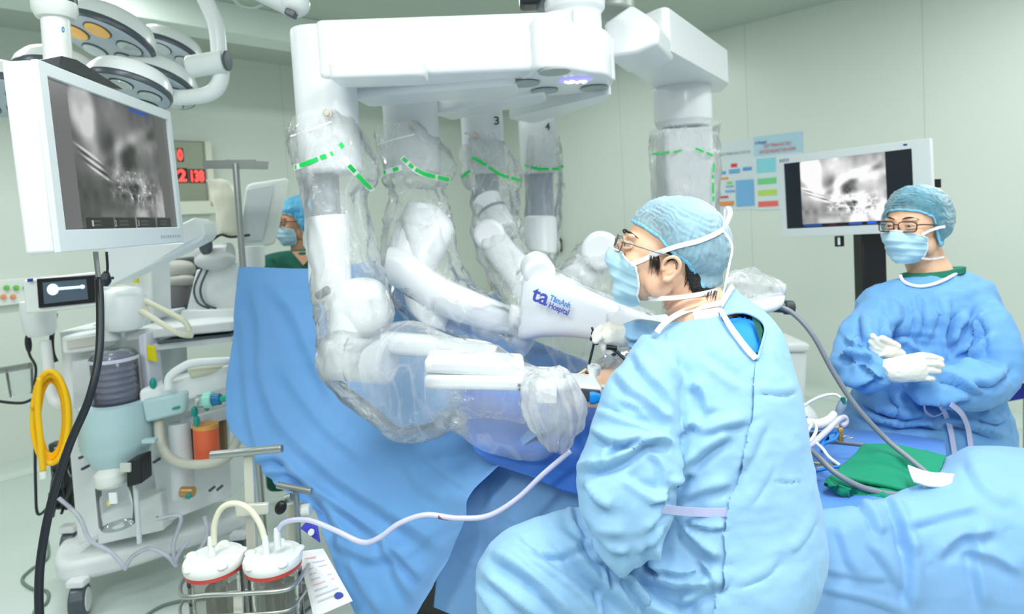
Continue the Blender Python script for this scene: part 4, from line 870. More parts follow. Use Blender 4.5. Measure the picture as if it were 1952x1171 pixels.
g.loft([(1330, 1010, 1320, 1290, 1.35, .13), (1200, 985, 1200, 1270, 1.32, .125), (1110, 978, 1125, 1260, 1.29, .12), (1020, 998, 1050, 1245, 1.25, .115), (958, 1026, 1000, 1225, 1.23, .1), (920, 1062, 965, 1200, 1.22, .075), (906, 1095, 935, 1170, 1.22, .04)], 4, 40, 2.2)
g.loft([(908, 1085, 1075, 1085, 1.23, .1), (910, 1150, 1090, 1160, 1.23, .11), (922, 1220, 1100, 1240, 1.24, .11), (940, 1350, 1110, 1370, 1.25, .11), (960, 1500, 1110, 1520, 1.27, .1)], 4, 36, 2.2)
g.loft([(1350, 1100, 1330, 1290, 1.5, .12), (1150, 1060, 1150, 1290, 1.55, .12), (1060, 1080, 1090, 1260, 1.56, .1), (1040, 1120, 1070, 1500, 1.56, .1)], 4, 30, 2.2)
vs, fs = remesh(g, .0055, 8, .6)
ST = [
 # shoulder and upper back
 ([(1212, 668), (1236, 712), (1268, 748), (1284, 790)], 12, .006), ([(1176, 708), (1206, 742), (1250, 776), (1290, 806)], 13, .006), ([(1252, 640), (1300, 700), (1318, 732)], 13, -.004),
 ([(1320, 728), (1342, 752), (1352, 790)], 12, .008), ([(1288, 828), (1318, 806), (1338, 822)], 9, .007), ([(1335, 822), (1378, 806), (1420, 800)], 12, .007),
 ([(1288, 892), (1322, 868), (1352, 842), (1392, 822)], 15, .010), ([(1278, 930), (1306, 900), (1330, 900)], 12, .009), ([(1295, 948), (1340, 930), (1392, 918)], 14, .006), ([(1340, 668), (1380, 700), (1420, 730)], 14, -.004),
 ([(1395, 905), (1420, 870), (1448, 800)], 12, .0025), ([(1465, 652), (1478, 720), (1500, 760)], 14, .003), ([(1440, 740), (1480, 745), (1508, 738)], 9, .0022), ([(1470, 912), (1500, 914), (1528, 912)], 4, .0012),
 ([(1420, 960), (1450, 915), (1462, 880)], 9, .0015), ([(1500, 1050), (1525, 1020), (1545, 985)], 9, .0015), ([(1400, 1110), (1450, 1090), (1480, 1060)], 10, .002),
 # sleeve
 ([(1140, 772), (1196, 792), (1250, 812), (1290, 838)], 9, -.006), ([(1128, 818), (1180, 842), (1224, 826)], 10, .008), ([(1100, 890), (1150, 884), (1192, 866), (1232, 838), (1282, 842)], 11, .011),
 ([(1150, 880), (1168, 852), (1200, 836)], 8, .006), ([(1118, 918), (1142, 950), (1170, 966)], 12, .007), ([(1104, 960), (1146, 1000), (1196, 1014)], 14, .005), ([(1196, 900), (1240, 930), (1274, 932)], 13, -.005),
 ([(1222, 1010), (1250, 985), (1270, 940)], 10, .006), ([(1210, 1052), (1240, 1030), (1262, 1000)], 9, .006), ([(1130, 1000), (1172, 1038), (1204, 1044)], 9, .006), ([(1180, 760), (1214, 772), (1240, 800)], 9, .005),
 ([(1240, 860), (1262, 890), (1270, 930)], 8, .004), ([(1234, 960), (1258, 950), (1276, 930)], 6, .004),
 # below the belt
 ([(1300, 1000), (1340, 1040), (1376, 1062)], 13, .009), ([(1310, 992), (1350, 1004), (1384, 1002)], 7, .006), ([(1246, 1030), (1250, 1070), (1270, 1100)], 12, .008), ([(1216, 1090), (1290, 1110), (1372, 1106)], 15, .011),
 ([(1200, 1076), (1240, 1130), (1296, 1162), (1340, 1176)], 13, -.009), ([(1296, 1150), (1330, 1130), (1366, 1120)], 13, .008), ([(1240, 1075), (1300, 1090), (1340, 1082)], 10, .007), ([(1330, 1062), (1352, 1086), (1372, 1120)], 9, .006),
 # lap and knee
 ([(1105, 1000), (1160, 1050), (1200, 1100), (1250, 1171)], 14, .010), ([(1060, 1010), (1110, 1070), (1170, 1130), (1220, 1190)], 14, .008), ([(985, 1010), (1040, 1060), (1110, 1110), (1180, 1180)], 14, -.007), ([(935, 1050), (990, 1080), (1050, 1130), (1100, 1180)], 15, .009),
 ([(920, 1090), (970, 1130), (1030, 1180)], 12, .007), ([(1000, 1046), (1060, 1052), (1110, 1040)], 10, .004), ([(1120, 1020), (1140, 1060), (1166, 1070)], 8, .007), ([(1150, 1080), (1156, 1130), (1140, 1171)], 7, .004), ([(908, 1110), (934, 1150), (960, 1190)], 9, .006),
 ([(1096, 960), (1104, 1000), (1140, 1040)], 9, -.007), ([(1190, 1080), (1180, 1120), (1230, 1180)], 12, .008)]
vs = folds(vs, fs, [(s_[0], s_[1], s_[2] * .9) for s_ in ST])
x, y, d = proj(vs); N = normals(vs, fs); face = -(N * (vs - nC)).sum(1)
# the back overlap of the gown lies on top: everything right of its edge is one layer higher
edge = [(1440, 686), (1434, 740), (1432, 790), (1418, 860), (1402, 920), (1386, 968), (1380, 1010), (1376, 1110), (1352, 1190)]

wr_ = .0024 * (ridged(vs, 7, 11) - .45) + .0011 * (ridged(vs, 24, 17) - .4)
vs = vs + N * wr_[:, None]
# gap of the untied collar: the layer beneath shows
hole = [(1373, 604), (1388, 599), (1404, 596), (1422, 597), (1440, 604), (1453, 614), (1459, 628), (1455, 648), (1449, 668), (1443, 684), (1428, 676), (1408, 652), (1390, 628)]
def inside(x, y, poly):
    r = np.zeros(x.shape, bool); n = len(poly)
    for i in range(n):
        (x1, y1), (x2, y2) = poly[i], poly[i - 1]; c = ((y1 > y) != (y2 > y)); r ^= c & (x < (x2 - x1) * (y - y1) / ((y2 - y1) + 1e-9) + x1)
    return r
def snap(vs, poly, tol, face):
    x, y, d = proj(vs); q = np.array(poly, float); best = np.full(len(vs), 1e9); bx = x.copy(); by = y.copy()
    for i in range(len(q) - 1):
        a, e = q[i], q[i + 1] - q[i]; t = np.clip(((x - a[0]) * e[0] + (y - a[1]) * e[1]) / (e @ e), 0, 1); px, py = a[0] + t * e[0], a[1] + t * e[1]
        D = np.hypot(x - px, y - py); m = D < best; best[m] = D[m]; bx[m] = px[m]; by[m] = py[m]
    m = (best < tol) & (face > 0); v = vs.copy()
    v[m] = nC + d[m, None] * (nF + nR * ((bx[m] - CX) / F)[:, None] - nU * ((by[m] - CY) / F)[:, None]); return v
ec = [tuple(p) for p in catmull(edge, 6)]; hc_ = [tuple(p) for p in catmull(hole, 4, True)]; hc_.append(hc_[0])
vs = snap(vs, ec, 3.1, face); vs = snap(vs, hc_, 3.1, face); x, y, d = proj(vs)
fa = np.array([q[:4] for q in fs if len(q) == 4]); cx_ = x[fa].mean(1); cy_ = y[fa].mean(1); ff = face[fa].mean(1)
inn = inside(cx_, cy_, hc_[:-1]) & (ff > 0)
xe = np.interp(cy_, [p[1] for p in ec], [p[0] for p in ec]); ov = (cx_ > xe) & (cy_ > 686) & (cy_ < 1240) & (ff > -.15)
u_ = np.clip((cy_ * 0 + 1), 0, 1); yy = np.clip((y - 680) / 60, 0.15, 1)
part('back_overlap', (vs + N * (.0075 * yy)[:, None], [tuple(q) for q in fa[ov]]), m_gown, sur, smooth=180)
part('gown', (vs, [tuple(q) for q in fa[~inn]]), m_gown, sur, smooth=180)
lv = vs - N * .014
lin_o = part('gown_lining', (lv, [tuple(q) for q in fa[inside(cx_, cy_, [(a + (a - 1415) * .04, b + (b - 640) * .04) for a, b in hole]) & (ff > 0)]]), mat('inner_gown_blue', (24, 140, 232), .7), sur, smooth=180, label='bright blue inner layer in the collar gap')
S1 = Surf(vs)
b = MB(); b.tube(S1.pts(hole[:11], .001, 9), .0028, 4, 8); part('collar_hem', b, m_gown, sur, smooth=180)
b = MB(); tri = S1.pts([(1432, 600), (1448, 612), (1454, 630), (1450, 655)], -.004); b.add(tri, [(0, 1, 2, 3)]); part('scrub_back', b, m_scrubd, sur, label='dark green scrub top in the collar gap')
# neck binding, ties and belt
tape = lambda nm, pxy, w, off=.002, surf=S1, m=m_tape, k=5, r_=9: part(nm, MB().ribbon(surf.pts(pxy, off, r_), w, -FWD, k, .0012), m, sur, smooth=50)
part('neck_binding', MB().ribbon([P(x, y, S1.depth(x + 4, y + 12, 9) + .004) for x, y in ((1252, 634), (1262, 621), (1284, 604), (1310, 592), (1345, 584), (1376, 577))], .0115, -FWD + UP * .5, 5, .003), m_tape, sur, smooth=50)
tape('neck_label', [(1322, 602), (1345, 599), (1369, 595)], .020, .005)
tape('neck_tie', [(1362, 577), (1374, 592), (1392, 622), (1412, 650), (1430, 672), (1441, 683)], .0125, .006)
tape('neck_binding', [(1374, 582), (1384, 566), (1392, 552), (1398, 545)], .011, .010, r_=18)
tape('waist_belt', [(1264, 970), (1290, 974), (1340, 977), (1386, 977)], .0165, .004, m=mat('lavender_belt', (198, 202, 240), .6))
tape('belt_bond', [(1386, 977), (1398, 976), (1412, 974)], .0175, .0035, m=mat('bonded_patch', (140, 186, 226), .8, bump=[(500, .8, .003)]))
# far (right) sleeve reaching to the instruments
b = MB(); b.loft([(1290, 620, 1300, 690, 1.52, .06), (1248, 612, 1248, 680, 1.54, .05), (1214, 610, 1216, 672, 1.56, .043), (1192, 616, 1198, 664, 1.57, .036), (1184, 622, 1190, 654, 1.57, .028)], 4, 32)
v2, f2 = remesh(b, .005, 4); v2 = folds(v2, f2, [([(1190, 640), (1214, 646), (1240, 642)], 6, .006), ([(1204, 622), (1222, 618), (1244, 626)], 6, .005), ([(1196, 656), (1216, 662), (1232, 672)], 6, .005)])
part('right_sleeve', (v2, f2), m_gown, sur, smooth=180)
# near forearm going away from the elbow, its glove lying on the lap
b = MB(); b.tube([P(1190, 1010, 1.25), P(1160, 1015, 1.38), P(1150, 1020, 1.5)], [.07, .055, .04], 4, 20); part('left_cuff', b, m_gown, sur, smooth=180)
hand_px('left_glove', sur, [(1142, 1008, 1158, 1030, 1.5, .028), (1122, 1006, 1134, 1036, 1.54, .03), (1106, 1010, 1114, 1040, 1.57, .026)],
        [[(1108, 1014 + 7 * k, 1.57 + .01 * k, .0095), (1092, 1018 + 7 * k, 1.6 + .01 * k, .009), (1082, 1024 + 7 * k, 1.6 + .01 * k, .0085)] for k in range(4)] + [[(1130, 1012, 1.52, .011), (1120, 1006, 1.51, .01), (1110, 1006, 1.52, .009)]], m_glove)
# right glove gripping the instrument
hand_px('right_glove', sur, [(1196, 622, 1200, 660, 1.57, .028), (1178, 616, 1182, 662, 1.57, .034), (1160, 614, 1160, 661, 1.56, .036), (1146, 622, 1146, 656, 1.56, .03)],
        [[(1150, 624, 1.55, .011), (1140, 632, 1.54, .010), (1134, 642, 1.54, .0088)], [(1150, 652, 1.55, .0105), (1151, 664, 1.545, .0095), (1156, 672, 1.55, .0085)],
         [(1162, 656, 1.55, .0105), (1163, 668, 1.545, .0095), (1167, 676, 1.55, .0085)], [(1172, 656, 1.55, .010), (1172, 668, 1.55, .009), (1175, 674, 1.55, .008)], [(1146, 640, 1.55, .0125), (1138, 646, 1.52, .0105), (1135, 650, 1.515, .009)]], m_glove)
# head
hd = Head(sur, P(1264, 484, 1.46), 86, 18, -2, 1.06, [P(1308, 548, 1.465), P(1330, 590, 1.45), P(1345, 625, 1.44)], m_skin)
# neck creases under the lifted skull
wv = hd.W(hd.vs); wv = folds(wv, hd.fs, [([(1255, 612), (1278, 592), (1310, 575), (1345, 568)], 6, .0035), ([(1262, 622), (1290, 600), (1325, 584), (1365, 572)], 6, .003), ([(1246, 598), (1262, 590), (1280, 578)], 5, .003), ([(1240, 600), (1252, 606), (1262, 600)], 4, .002)])
part('head', (wv, hd.fs), m_skin, sur, smooth=180)
hd.face(mesh=1, edy=.004, edz=-.014)
hd.hair(.075, -.080, -.022, .006)
hd.cap(front=.050, nape=-.060, side=.004, puff=.008, back=.019, pleats=46, amp=.0017, name='pleated_cap')
hd.mask(bulge=-.007, wide=.93, bottom=-.128); hd.glasses(mat('grey_wire_frame', (120, 124, 126), .3, .8), .0013, .024, .017)
b = MB(); rng = np.random.RandomState(3); S2 = Surf(wv)
for k in range(46):
    a = rng.rand(); px, py = 1238 + 20 * rng.rand(), 486 + 12 * rng.rand(); L_ = 14 + 22 * rng.rand()
    pp = S2.pts([(px, py), (px - 1 + 2 * a, py + L_ / 2), (px - 4 + 5 * a, py + L_)], .0016); b.tube(pp, [.0006, .0005, .0002], 3, 4)
for k in range(60):
    px, py = 1308 + 60 * rng.rand(), 0; py = 522 + (px - 1308) * .5 + 6 * rng.rand(); L_ = 12 + 16 * rng.rand()
    pp = S2.pts([(px, py), (px - 2, py + L_ / 2), (px - 2 - 5 * rng.rand(), py + L_)], .002); b.tube(pp, [.0008, .0007, .0002], 3, 4)
part('hair_wisps', b, m_hair, sur, smooth=180)
SH = Surf(wv, hd.capv, hd.maskv, vs)
part('mask_tie', MB().ribbon(SH.pts([(1203, 504), (1222, 497), (1250, 484), (1290, 470), (1330, 460), (1360, 448), (1379, 437)], .003), .0105, -FWD, 5, .0012), m_tape, sur, smooth=50)
part('mask_tie', MB().ribbon(SH.pts([(1236, 570), (1262, 569), (1295, 567), (1330, 562), (1368, 554)], .003), .0105, -FWD, 5, .0012), m_tape, sur, smooth=50)
dk = SH.depth(1372, 440) + .01
part('tie_loop', MB().ribbon([P(1379, 440, dk), P(1386, 424, dk - .01), P(1392, 408, dk - .012), P(1390, 398, dk - .008), P(1384, 400, dk), P(1384, 420, dk + .004), P(1380, 438, dk)], .0095, -FWD, 6, .001), m_tape, sur, smooth=60)
part('tie_tail', MB().ribbon([P(1379, 440, dk - .005), P(1390, 455, dk - .012), P(1396, 474, dk - .012), P(1390, 505, dk - .01), P(1383, 540, dk - .01), P(1376, 574, 1.385)], .0045, -FWD, 6, .001), m_tape, sur, smooth=60)
# ------------------------------------------------------------------ the assistant at the right, arms crossed
asi = thing('person', 'standing person in blue gown with arms crossed and white gloves, wearing glasses', 'person', V(1.3, 2.05, 0))
g = MB()
g.loft([(1716, 530, 1846, 515, 2.12, .055), (1662, 556, 1884, 542, 2.11, .10), (1636, 600, 1900, 600, 2.1, .12), (1634, 680, 1895, 680, 2.09, .125), (1638, 745, 1898, 745, 2.08, .13), (1618, 800, 1914, 800, 2.08, .14), (1606, 860, 1922, 850, 2.08, .15),
        (1602, 950, 1930, 950, 2.08, .16), (1600, 1100, 1930, 1100, 2.1, .17), (1610, 1210, 1920, 1205, 2.1, .17)], 4, 44, 2.3)
g.loft([(1662, 560, 1716, 590, 2.06, .06), (1622, 610, 1690, 632, 2.0, .075), (1596, 656, 1672, 668, 1.96, .075), (1586, 694, 1654, 700, 1.93, .068), (1600, 722, 1644, 724, 1.92, .04)], 4, 30)
g.loft([(1606, 668, 1612, 730, 1.91, .055), (1640, 668, 1646, 744, 1.89, .056), (1672, 678, 1676, 738, 1.87, .05), (1690, 688, 1692, 726, 1.86, .034)], 4, 30)
g.loft([(1812, 556, 1886, 552, 2.07, .06), (1836, 610, 1912, 600, 2.02, .08), (1850, 670, 1936, 672, 1.97, .08), (1862, 730, 1936, 716, 1.94, .07), (1870, 764, 1910, 756, 1.93, .04)], 4, 30)
g.loft([(1905, 700, 1898, 768, 1.92, .05), (1868, 690, 1862, 782, 1.9, .062), (1820, 702, 1812, 780, 1.89, .058), (1775, 716, 1765, 768, 1.89, .05), (1740, 716, 1734, 750, 1.91, .034)], 4, 30)
g.loft([(1700, 680, 1740, 706, 1.97, .03), (1730, 690, 1760, 720, 1.95, .035)], 1, 20)
va, fa_ = remesh(g, .0075, 6, .6)
va = folds(va, fa_, [(s_[0], s_[1], s_[2] * 1.5) for s_ in [([(1648, 600), (1652, 640), (1668, 672)], 8, .007), ([(1700, 565), (1712, 620), (1720, 660)], 10, .004), ([(1760, 560), (1770, 620), (1764, 660)], 9, .004), ([(1812, 580), (1808, 640), (1814, 690)], 8, -.008),
  ([(1838, 600), (1822, 630), (1816, 660)], 8, .008), ([(1880, 590), (1850, 640), (1828, 680)], 10, .008), ([(1900, 640), (1870, 660), (1832, 700)], 10, .006), ([(1600, 680), (1640, 676), (1668, 690)], 7, .008), ([(1596, 720), (1636, 726), (1676, 716)], 8, .007),
  ([(1640, 690), (1668, 712), (1684, 720)], 5, .006), ([(1740, 755), (1790, 764), (1850, 752)], 8, .007), ([(1780, 715), (1820, 722), (1870, 748)], 9, .008), ([(1850, 720), (1880, 728), (1920, 700)], 8, .007), ([(1652, 766), (1700, 786), (1764, 790)], 8, .008),
  ([(1634, 784), (1700, 806), (1790, 806)], 8, .008), ([(1622, 822), (1700, 830), (1780, 832)], 9, .007), ([(1700, 754), (1720, 776), (1716, 800)], 8, .006), ([(1790, 800), (1850, 810), (1910, 830)], 9, .008), ([(1860, 790), (1890, 800), (1912, 790)], 8, .006),
  ([(1640, 640), (1626, 660), (1620, 690)], 6, .004), ([(1680, 640), (1740, 634), (1790, 640)], 6, .002), ([(1690, 650), (1730, 640), (1768, 672)], 8, -.006), ([(1740, 570), (1748, 620), (1740, 650)], 6, .003), ([(1790, 560), (1796, 610), (1790, 640)], 6, .003), ([(1690, 600), (1686, 630), (1694, 660)], 6, .004), ([(1870, 600), (1890, 640), (1890, 680)], 7, .004), ([(1610, 640), (1630, 660), (1660, 676)], 6, .005), ([(1660, 776), (1740, 800), (1820, 820)], 7, .004)]])
Na = normals(va, fa_); va = va + Na * (.008 * (ridged(va, 6, 21) - .45) + .0028 * (ridged(va, 15, 3) - .4))[:, None]
part('gown', (va, fa_), m_gown2, asi, smooth=180)
SA = Surf(va)
b = MB(); b.tube(SA.pts([(1716, 524), (1720, 534), (1732, 542), (1752, 546), (1776, 543), (1800, 534), (1826, 520), (1838, 513)], .002, 5), .0055, 4, 10); part('neck_binding', b, m_tape, asi, smooth=180)
part('scrub_collar', MB().loft([(1719, 524, 1836, 508, 2.12, .06), (1722, 534, 1834, 518, 2.12, .066)], 1, 36, 2.2), m_scrub, asi, smooth=60)
for xs in ([(1790, 768), (1802, 790), (1812, 820), (1820, 868)], [(1812, 770), (1834, 790), (1846, 820), (1852, 866)]):
    part('waist_tie', MB().ribbon(SA.pts(xs, .009, 9), .016, -FWD, 5, .001), mat('lavender_belt', (198, 202, 240), .6), asi, smooth=50)
part('waist_tie', MB().ribbon(SA.pts([(1762, 768), (1764, 784), (1780, 794), (1800, 786)], .006), .008, -FWD, 5, .001), mat('lavender_belt', (198, 202, 240), .6), asi, smooth=50)
# far glove: palm up against the chest; near glove over the forearm
hand_px('left_glove', asi, [(1722, 668, 1712, 694, 1.9, .022), (1706, 656, 1692, 684, 1.885, .02), (1692, 652, 1676, 680, 1.88, .016)],
   [[(1712, 662, 1.88, .012), (1696, 652, 1.87, .0105), (1682, 645, 1.865, .0095)], [(1686, 660, 1.88, .0105), (1673, 654, 1.875, .0095), (1664, 641, 1.872, .009)], [(1682, 666, 1.885, .0105), (1668, 662, 1.88, .0095), (1661, 652, 1.878, .009)],
    [(1680, 674, 1.89, .010), (1668, 670, 1.885, .009), (1662, 662, 1.884, .0085)], [(1682, 680, 1.89, .0095), (1672, 678, 1.89, .0085), (1666, 671, 1.888, .008)]], m_glove)
hand_px('right_glove', asi, [(1676, 694, 1682, 722, 1.85, .036), (1690, 686, 1694, 727, 1.84, .036), (1712, 681, 1716, 729, 1.83, .034), (1722, 679, 1726, 728, 1.828, .032), (1742, 674, 1746, 728, 1.82, .026), (1758, 676, 1762, 726, 1.82, .02)],
   [[(1752, 680, 1.818, .0105), (1774, 680, 1.808, .010), (1793, 686, 1.812, .009)], [(1758, 693, 1.814, .0105), (1778, 693, 1.804, .010), (1795, 697, 1.808, .009)], [(1758, 706, 1.814, .0105), (1774, 706, 1.806, .0095), (1788, 708, 1.81, .009)],
    [(1754, 719, 1.818, .0095), (1766, 721, 1.81, .009), (1777, 722, 1.814, .0085)], [(1740, 682, 1.83, .011), (1752, 678, 1.84, .010), (1764, 678, 1.85, .009)]], m_glove)
ha = Head(asi, P(1741, 431, 2.1), 121, 3, -1.5, 1.0, [P(1762, 494, 2.13), P(1774, 522, 2.13), P(1778, 545, 2.13)], m_skin)
ha.put('head', (ha.vs, ha.fs), m_skin, smooth=180); ha.face(mesh=1, ears=(-1, 1)); ha.hair(.07, -.05, .0, .004)
ha.cap(front=.05, nape=-.05, side=.0, puff=.014, back=.022, pleats=22, amp=.0016, name='bouffant_cap', m=film('cap_mesh_light', .62, (140, 204, 226), rough=.6, crinkle=.2, cscale=50), coverears=True, seed=5)
ha.mask(bulge=.010, wide=.98); ha.glasses(mat('brown_frame', (70, 48, 40), .3), .0019, .026, .0165, .5)
SB = Surf(ha.W(ha.vs), ha.capv, ha.maskv)
part('mask_tie', MB().ribbon(SB.pts([(1757, 448), (1772, 440), (1790, 434), (1802, 432)], .004), .009, -FWD, 5, .001), m_tape, asi, smooth=50)
part('mask_tie', MB().ribbon(SB.pts([(1757, 492), (1775, 494), (1800, 490)], .004), .007, -FWD, 5, .001), m_tape, asi, smooth=50)
# ------------------------------------------------------------------ the person behind the drape
nur = thing('person', 'person in dark green scrubs with blue cap and mask, standing behind the blue drape', 'person', V(-1.1, 3.4, 0))
g = MB(); g.loft([(556, 478, 592, 474, 3.4, .06), (524, 482, 622, 474, 3.4, .09), (497, 494, 640, 488, 3.4, .11), (486, 530, 648, 520, 3.4, .12), (488, 600, 650, 600, 3.4, .13), (492, 720, 650, 720, 3.4, .13)], 4, 36, 2.3)
g.loft([(496, 700, 574, 700, 3.4, .1), (500, 800, 568, 800, 3.4, .09), (510, 930, 560, 930, 3.42, .07)], 4, 24); g.loft([(572, 700, 648, 700, 3.4, .1), (576, 800, 644, 800, 3.4, .09), (584, 930, 636, 930, 3.42, .07)], 4, 24)
vn, fn = remesh(g, .012, 5); vn = folds(vn, fn, [([(520, 490), (530, 504), (528, 520)], 5, .008), ([(550, 500), (560, 512), (580, 516)], 5, .006)]); part('scrub_top', (vn, fn), mat('dark_green_scrub_top', (8, 92, 76), .8), nur, smooth=180)
SN = Surf(vn); b = MB(); vpts = SN.pts([(556, 480), (568, 494), (578, 506), (590, 494), (598, 478)], .004, 4); b.add(vpts, [tuple(range(5))]); part('neck_opening', b, m_skin2, nur)
hn = Head(nur, P(568, 424, 3.4), 120, 0, 0, 1.0, [P(576, 462, 3.42), P(578, 480, 3.42), P(578, 495, 3.42)], m_skin2)
hn.put('head', (hn.vs, hn.fs), m_skin2, smooth=180); hn.face(mesh=1); hn.hair()
hn.cap(front=.05, nape=-.05, side=0, puff=.02, back=.03, pleats=20, amp=.003, m=mat('bright_blue_cap', (108, 190, 224), .7, bump=[(20, .8, .02)], vary=(14, .8, (60, 150, 200))), coverears=True, seed=8)
hn.mask(bulge=.014); hn.glasses(mat('brown_frame', (70, 48, 40), .3), .002)
# ------------------------------------------------------------------ monitors
def scan_image(nx, ny, dark=0.0):
    """grey endoscope picture computed from soft shapes: u to the right, v down, 0..1"""
    U, Vv = np.meshgrid(np.linspace(0, 1, nx), np.linspace(0, 1, ny)); p = np.stack([U * 3, Vv * 2.4, U * 0], -1).reshape(-1, 3)
    g = .48 + .10 * noise(p, 1.6, 3).reshape(U.shape) + .05 * noise(p, 6, 4).reshape(U.shape)
    def blob(cx, cy, rx, ry, a, rot=0, k=2):
        c, s = math.cos(rot), math.sin(rot); x = (U - cx) * c + (Vv - cy) * s; y = -(U - cx) * s + (Vv - cy) * c
        return a * np.exp(-((x / rx) ** 2 + (y / ry) ** 2) ** (k / 2))
    g += blob(.12, .12, .13, .24, .45, 0, 6) + blob(.19, .38, .07, .2, .3) + blob(.45, .12, .2, .12, .12) - blob(.57, .42, .11, .13, .3, .2, 4) - blob(.36, .38, .08, .1, .2)
    g += blob(.55, .32, .3, .05, .3, -.5) + blob(.44, .50, .05, .22, .28, .3) + blob(.86, .30, .14, .06, .2, -.4) - blob(.9, .2, .06, .04, .15, -.4) - blob(.2, .75, .22, .2, .14) + blob(.28, .92, .16, .1, .12)
    g += blob(.68, .95, .1, .14, .35, 0, 5) + blob(.95, .85, .07, .2, .35, 0, 4) + blob(.8, .78, .06, .3, .18, -.5)
    for k in range(5): g += blob(.13 + .025 * k, .45 + .035 * k, .13, .012, .42 if k % 2 == 0 else -.22, .42, 4)
    cl = blob(.62, .68, .25, .13, 1.0, .2); g += cl * .30 * (ridged(p, 5.0, 9, 3).reshape(U.shape) - .55) + .12 * cl
    sp = noise(p, 16, 12).reshape(U.shape); g += np.clip(sp - .45, 0, 1) * 1.6 * cl
    return np.clip(g - dark, .02, 1)
def monitor(nm, label, TL, TR, BL, depth_m, grp=None, bez=(.03, .03, .035, .05), side=None, bright=1.0, black=(.1, .1), tone=(1, 1, 1), base=(.06, .06, .065)):
    """TL, TR, BL: room points of the front face"""
    X = (TR - TL); w = X.length; X.normalize(); Y = (TL - BL); h = Y.length; Y.normalize(); Z = X.cross(Y).normalized(); Y = Z.cross(X)
    if Z.dot(FWD) > 0: pass
    t = thing(nm, label, 'monitor', (TL + TR) / 2 - Y * h); ctr = (TL + TR) / 2; n = Z if Z.dot(V(0, 0, CAM_Z) - ctr) > 0 else -Z
    L_ = TL - Y * h; m_h = mat('monitor_white', (232, 236, 236), .35); bl, br, bt, bb = bez
    b = MB(); c0 = L_ - n * depth_m; b.prism([c0, c0 + X * w, c0 + X * w + n * (depth_m - .012), c0 + n * (depth_m - .012)], Y * h); part('housing', b, m_h, t, bevel=.008)
    fr = [L_ + X * x + Y * y for x, y in ((0, 0), (w, 0), (w, h), (0, h))]; inn = [L_ + X * x + Y * y for x, y in ((bl, bb), (w - br, bb), (w - br, h - bt), (bl, h - bt))]
    b = MB(); A = fr + inn; Bk = [p - n * .014 for p in A]; b.add(A + Bk, [(0, 1, 5, 4), (1, 2, 6, 5), (2, 3, 7, 6), (3, 0, 4, 7), (8, 12, 13, 9), (9, 13, 14, 10), (10, 14, 15, 11), (11, 15, 12, 8), (0, 8, 9, 1), (1, 9, 10, 2), (2, 10, 11, 3), (3, 11, 8, 0), (4, 5, 13, 12), (5, 6, 14, 13), (6, 7, 15, 14), (7, 4, 12, 15)])
    part('bezel', b, mat('bezel_pale', (222, 230, 232), .4), t, bevel=.002)
    nx, ny = 230, 150; sw, sh = w - bl - br, h - bt - bb; o = inn[0] - n * .008
    vs = np.array([tuple(o + X * (sw * i / (nx - 1)) + Y * (sh * (1 - j / (ny - 1)))) for j in range(ny) for i in range(nx)])
    img = np.zeros((ny, nx, 3)) + np.array(base); a, c = int(nx * black[0]), int(nx * (1 - black[1])); g = scan_image(c - a, ny)
    img[:, a:c] = (g[..., None] * np.array(tone)) * bright
    s = part('screen', (vs, grid_faces(nx, ny)), cmat('screen_' + nm, .25, 1.0), t, smooth=180)
    return t, s, img, (o, X, Y, n, sw, sh, w, h, L_), (nx, ny)
def boxm(b, o, X, Y, n, x0, y0, x1, y1, d0, d1): b.prism([o + X * x0 + Y * y0 + n * d0, o + X * x1 + Y * y0 + n * d0, o + X * x1 + Y * y1 + n * d0, o + X * x0 + Y * y1 + n * d0], n * (d1 - d0))
# hanging monitor, left
TL, BL = P(71, 112, 1.36), P(101, 482, 1.355); TR = P(325, 213, 2.02)
mon, scr, img, (o, X, Y, n, sw, sh, w, h, L_), (nx, ny) = monitor('hanging_monitor', 'large white hanging monitor at the left showing a grey endoscope picture', TL, TR, BL, .075, bez=(.03, .026, .03, .05), black=(.135, .13), bright=.62, base=(.13, .125, .125))
img[:, :] = np.clip((img - .30) * 1.45 + .34, .1, .95); img[:, :int(nx * .135)] = .40; img[:, int(nx * .87):] = .35
img[2:6, int(nx * .62):int(nx * .80)] = (.10, .28, .62)
for k, (a, c) in enumerate(((.16, .37), (.38, .56), (.57, .76), (.77, .93))):
    i0, i1 = int(nx * a), int(nx * c); img[-14:-1, i0:i1] = .09; img[-14:-13, i0:i1] = .3; img[-14:-1, i0:i0 + 1] = .3
    for r in (-10, -6): img[r:r + 2, i0 + 9:i0 + 26] = .26
paint(scr, img.reshape(-1, 3) ** 2.2)
for k, s in enumerate('123'): text(s, mat('screen_digit', (150, 150, 150), .4, emit=((170, 170, 170), .5)), mon, o + X * sw * (.175 + .2 * k) + Y * sh * .02 + n * .001, X, Y, .022, .007, 0, 'screen_label', .0002)
b = MB()
for k in range(9): boxm(b, L_, X, Y, n, w - .17 + .016 * k, .018, w - .161 + .016 * k, .026, 0, .0015)
part('control_buttons', b, mat('button_grey', (176, 184, 186), .4), mon)
c = P(150, 160, 1.75); b = MB(); b.prism([P(112, 128, 1.50), P(118, 106, 1.52), P(148, 114, 1.56), P(236, 170, 1.9), P(214, 168, 1.85)], V(-.10, .03, 0)); part('mount_bracket', b, mat('bracket_black', (44, 50, 56), .35), mon, bevel=.003)
b = MB(); q0, q1 = P(112, 125, 1.72), P(103, 0, 1.72); ux = (q1 - q0).normalized(); b.cyl(q0 - ux * .05, q1, .034); part('support_tube', b, m_offw, mon)
b = MB(); b.lathe([(.03, -.025), (.045, -.02), (.054, 0), (.054, .02)], q1 - V(0, 0, .03)); part('tube_flange', b, m_offw, mon)
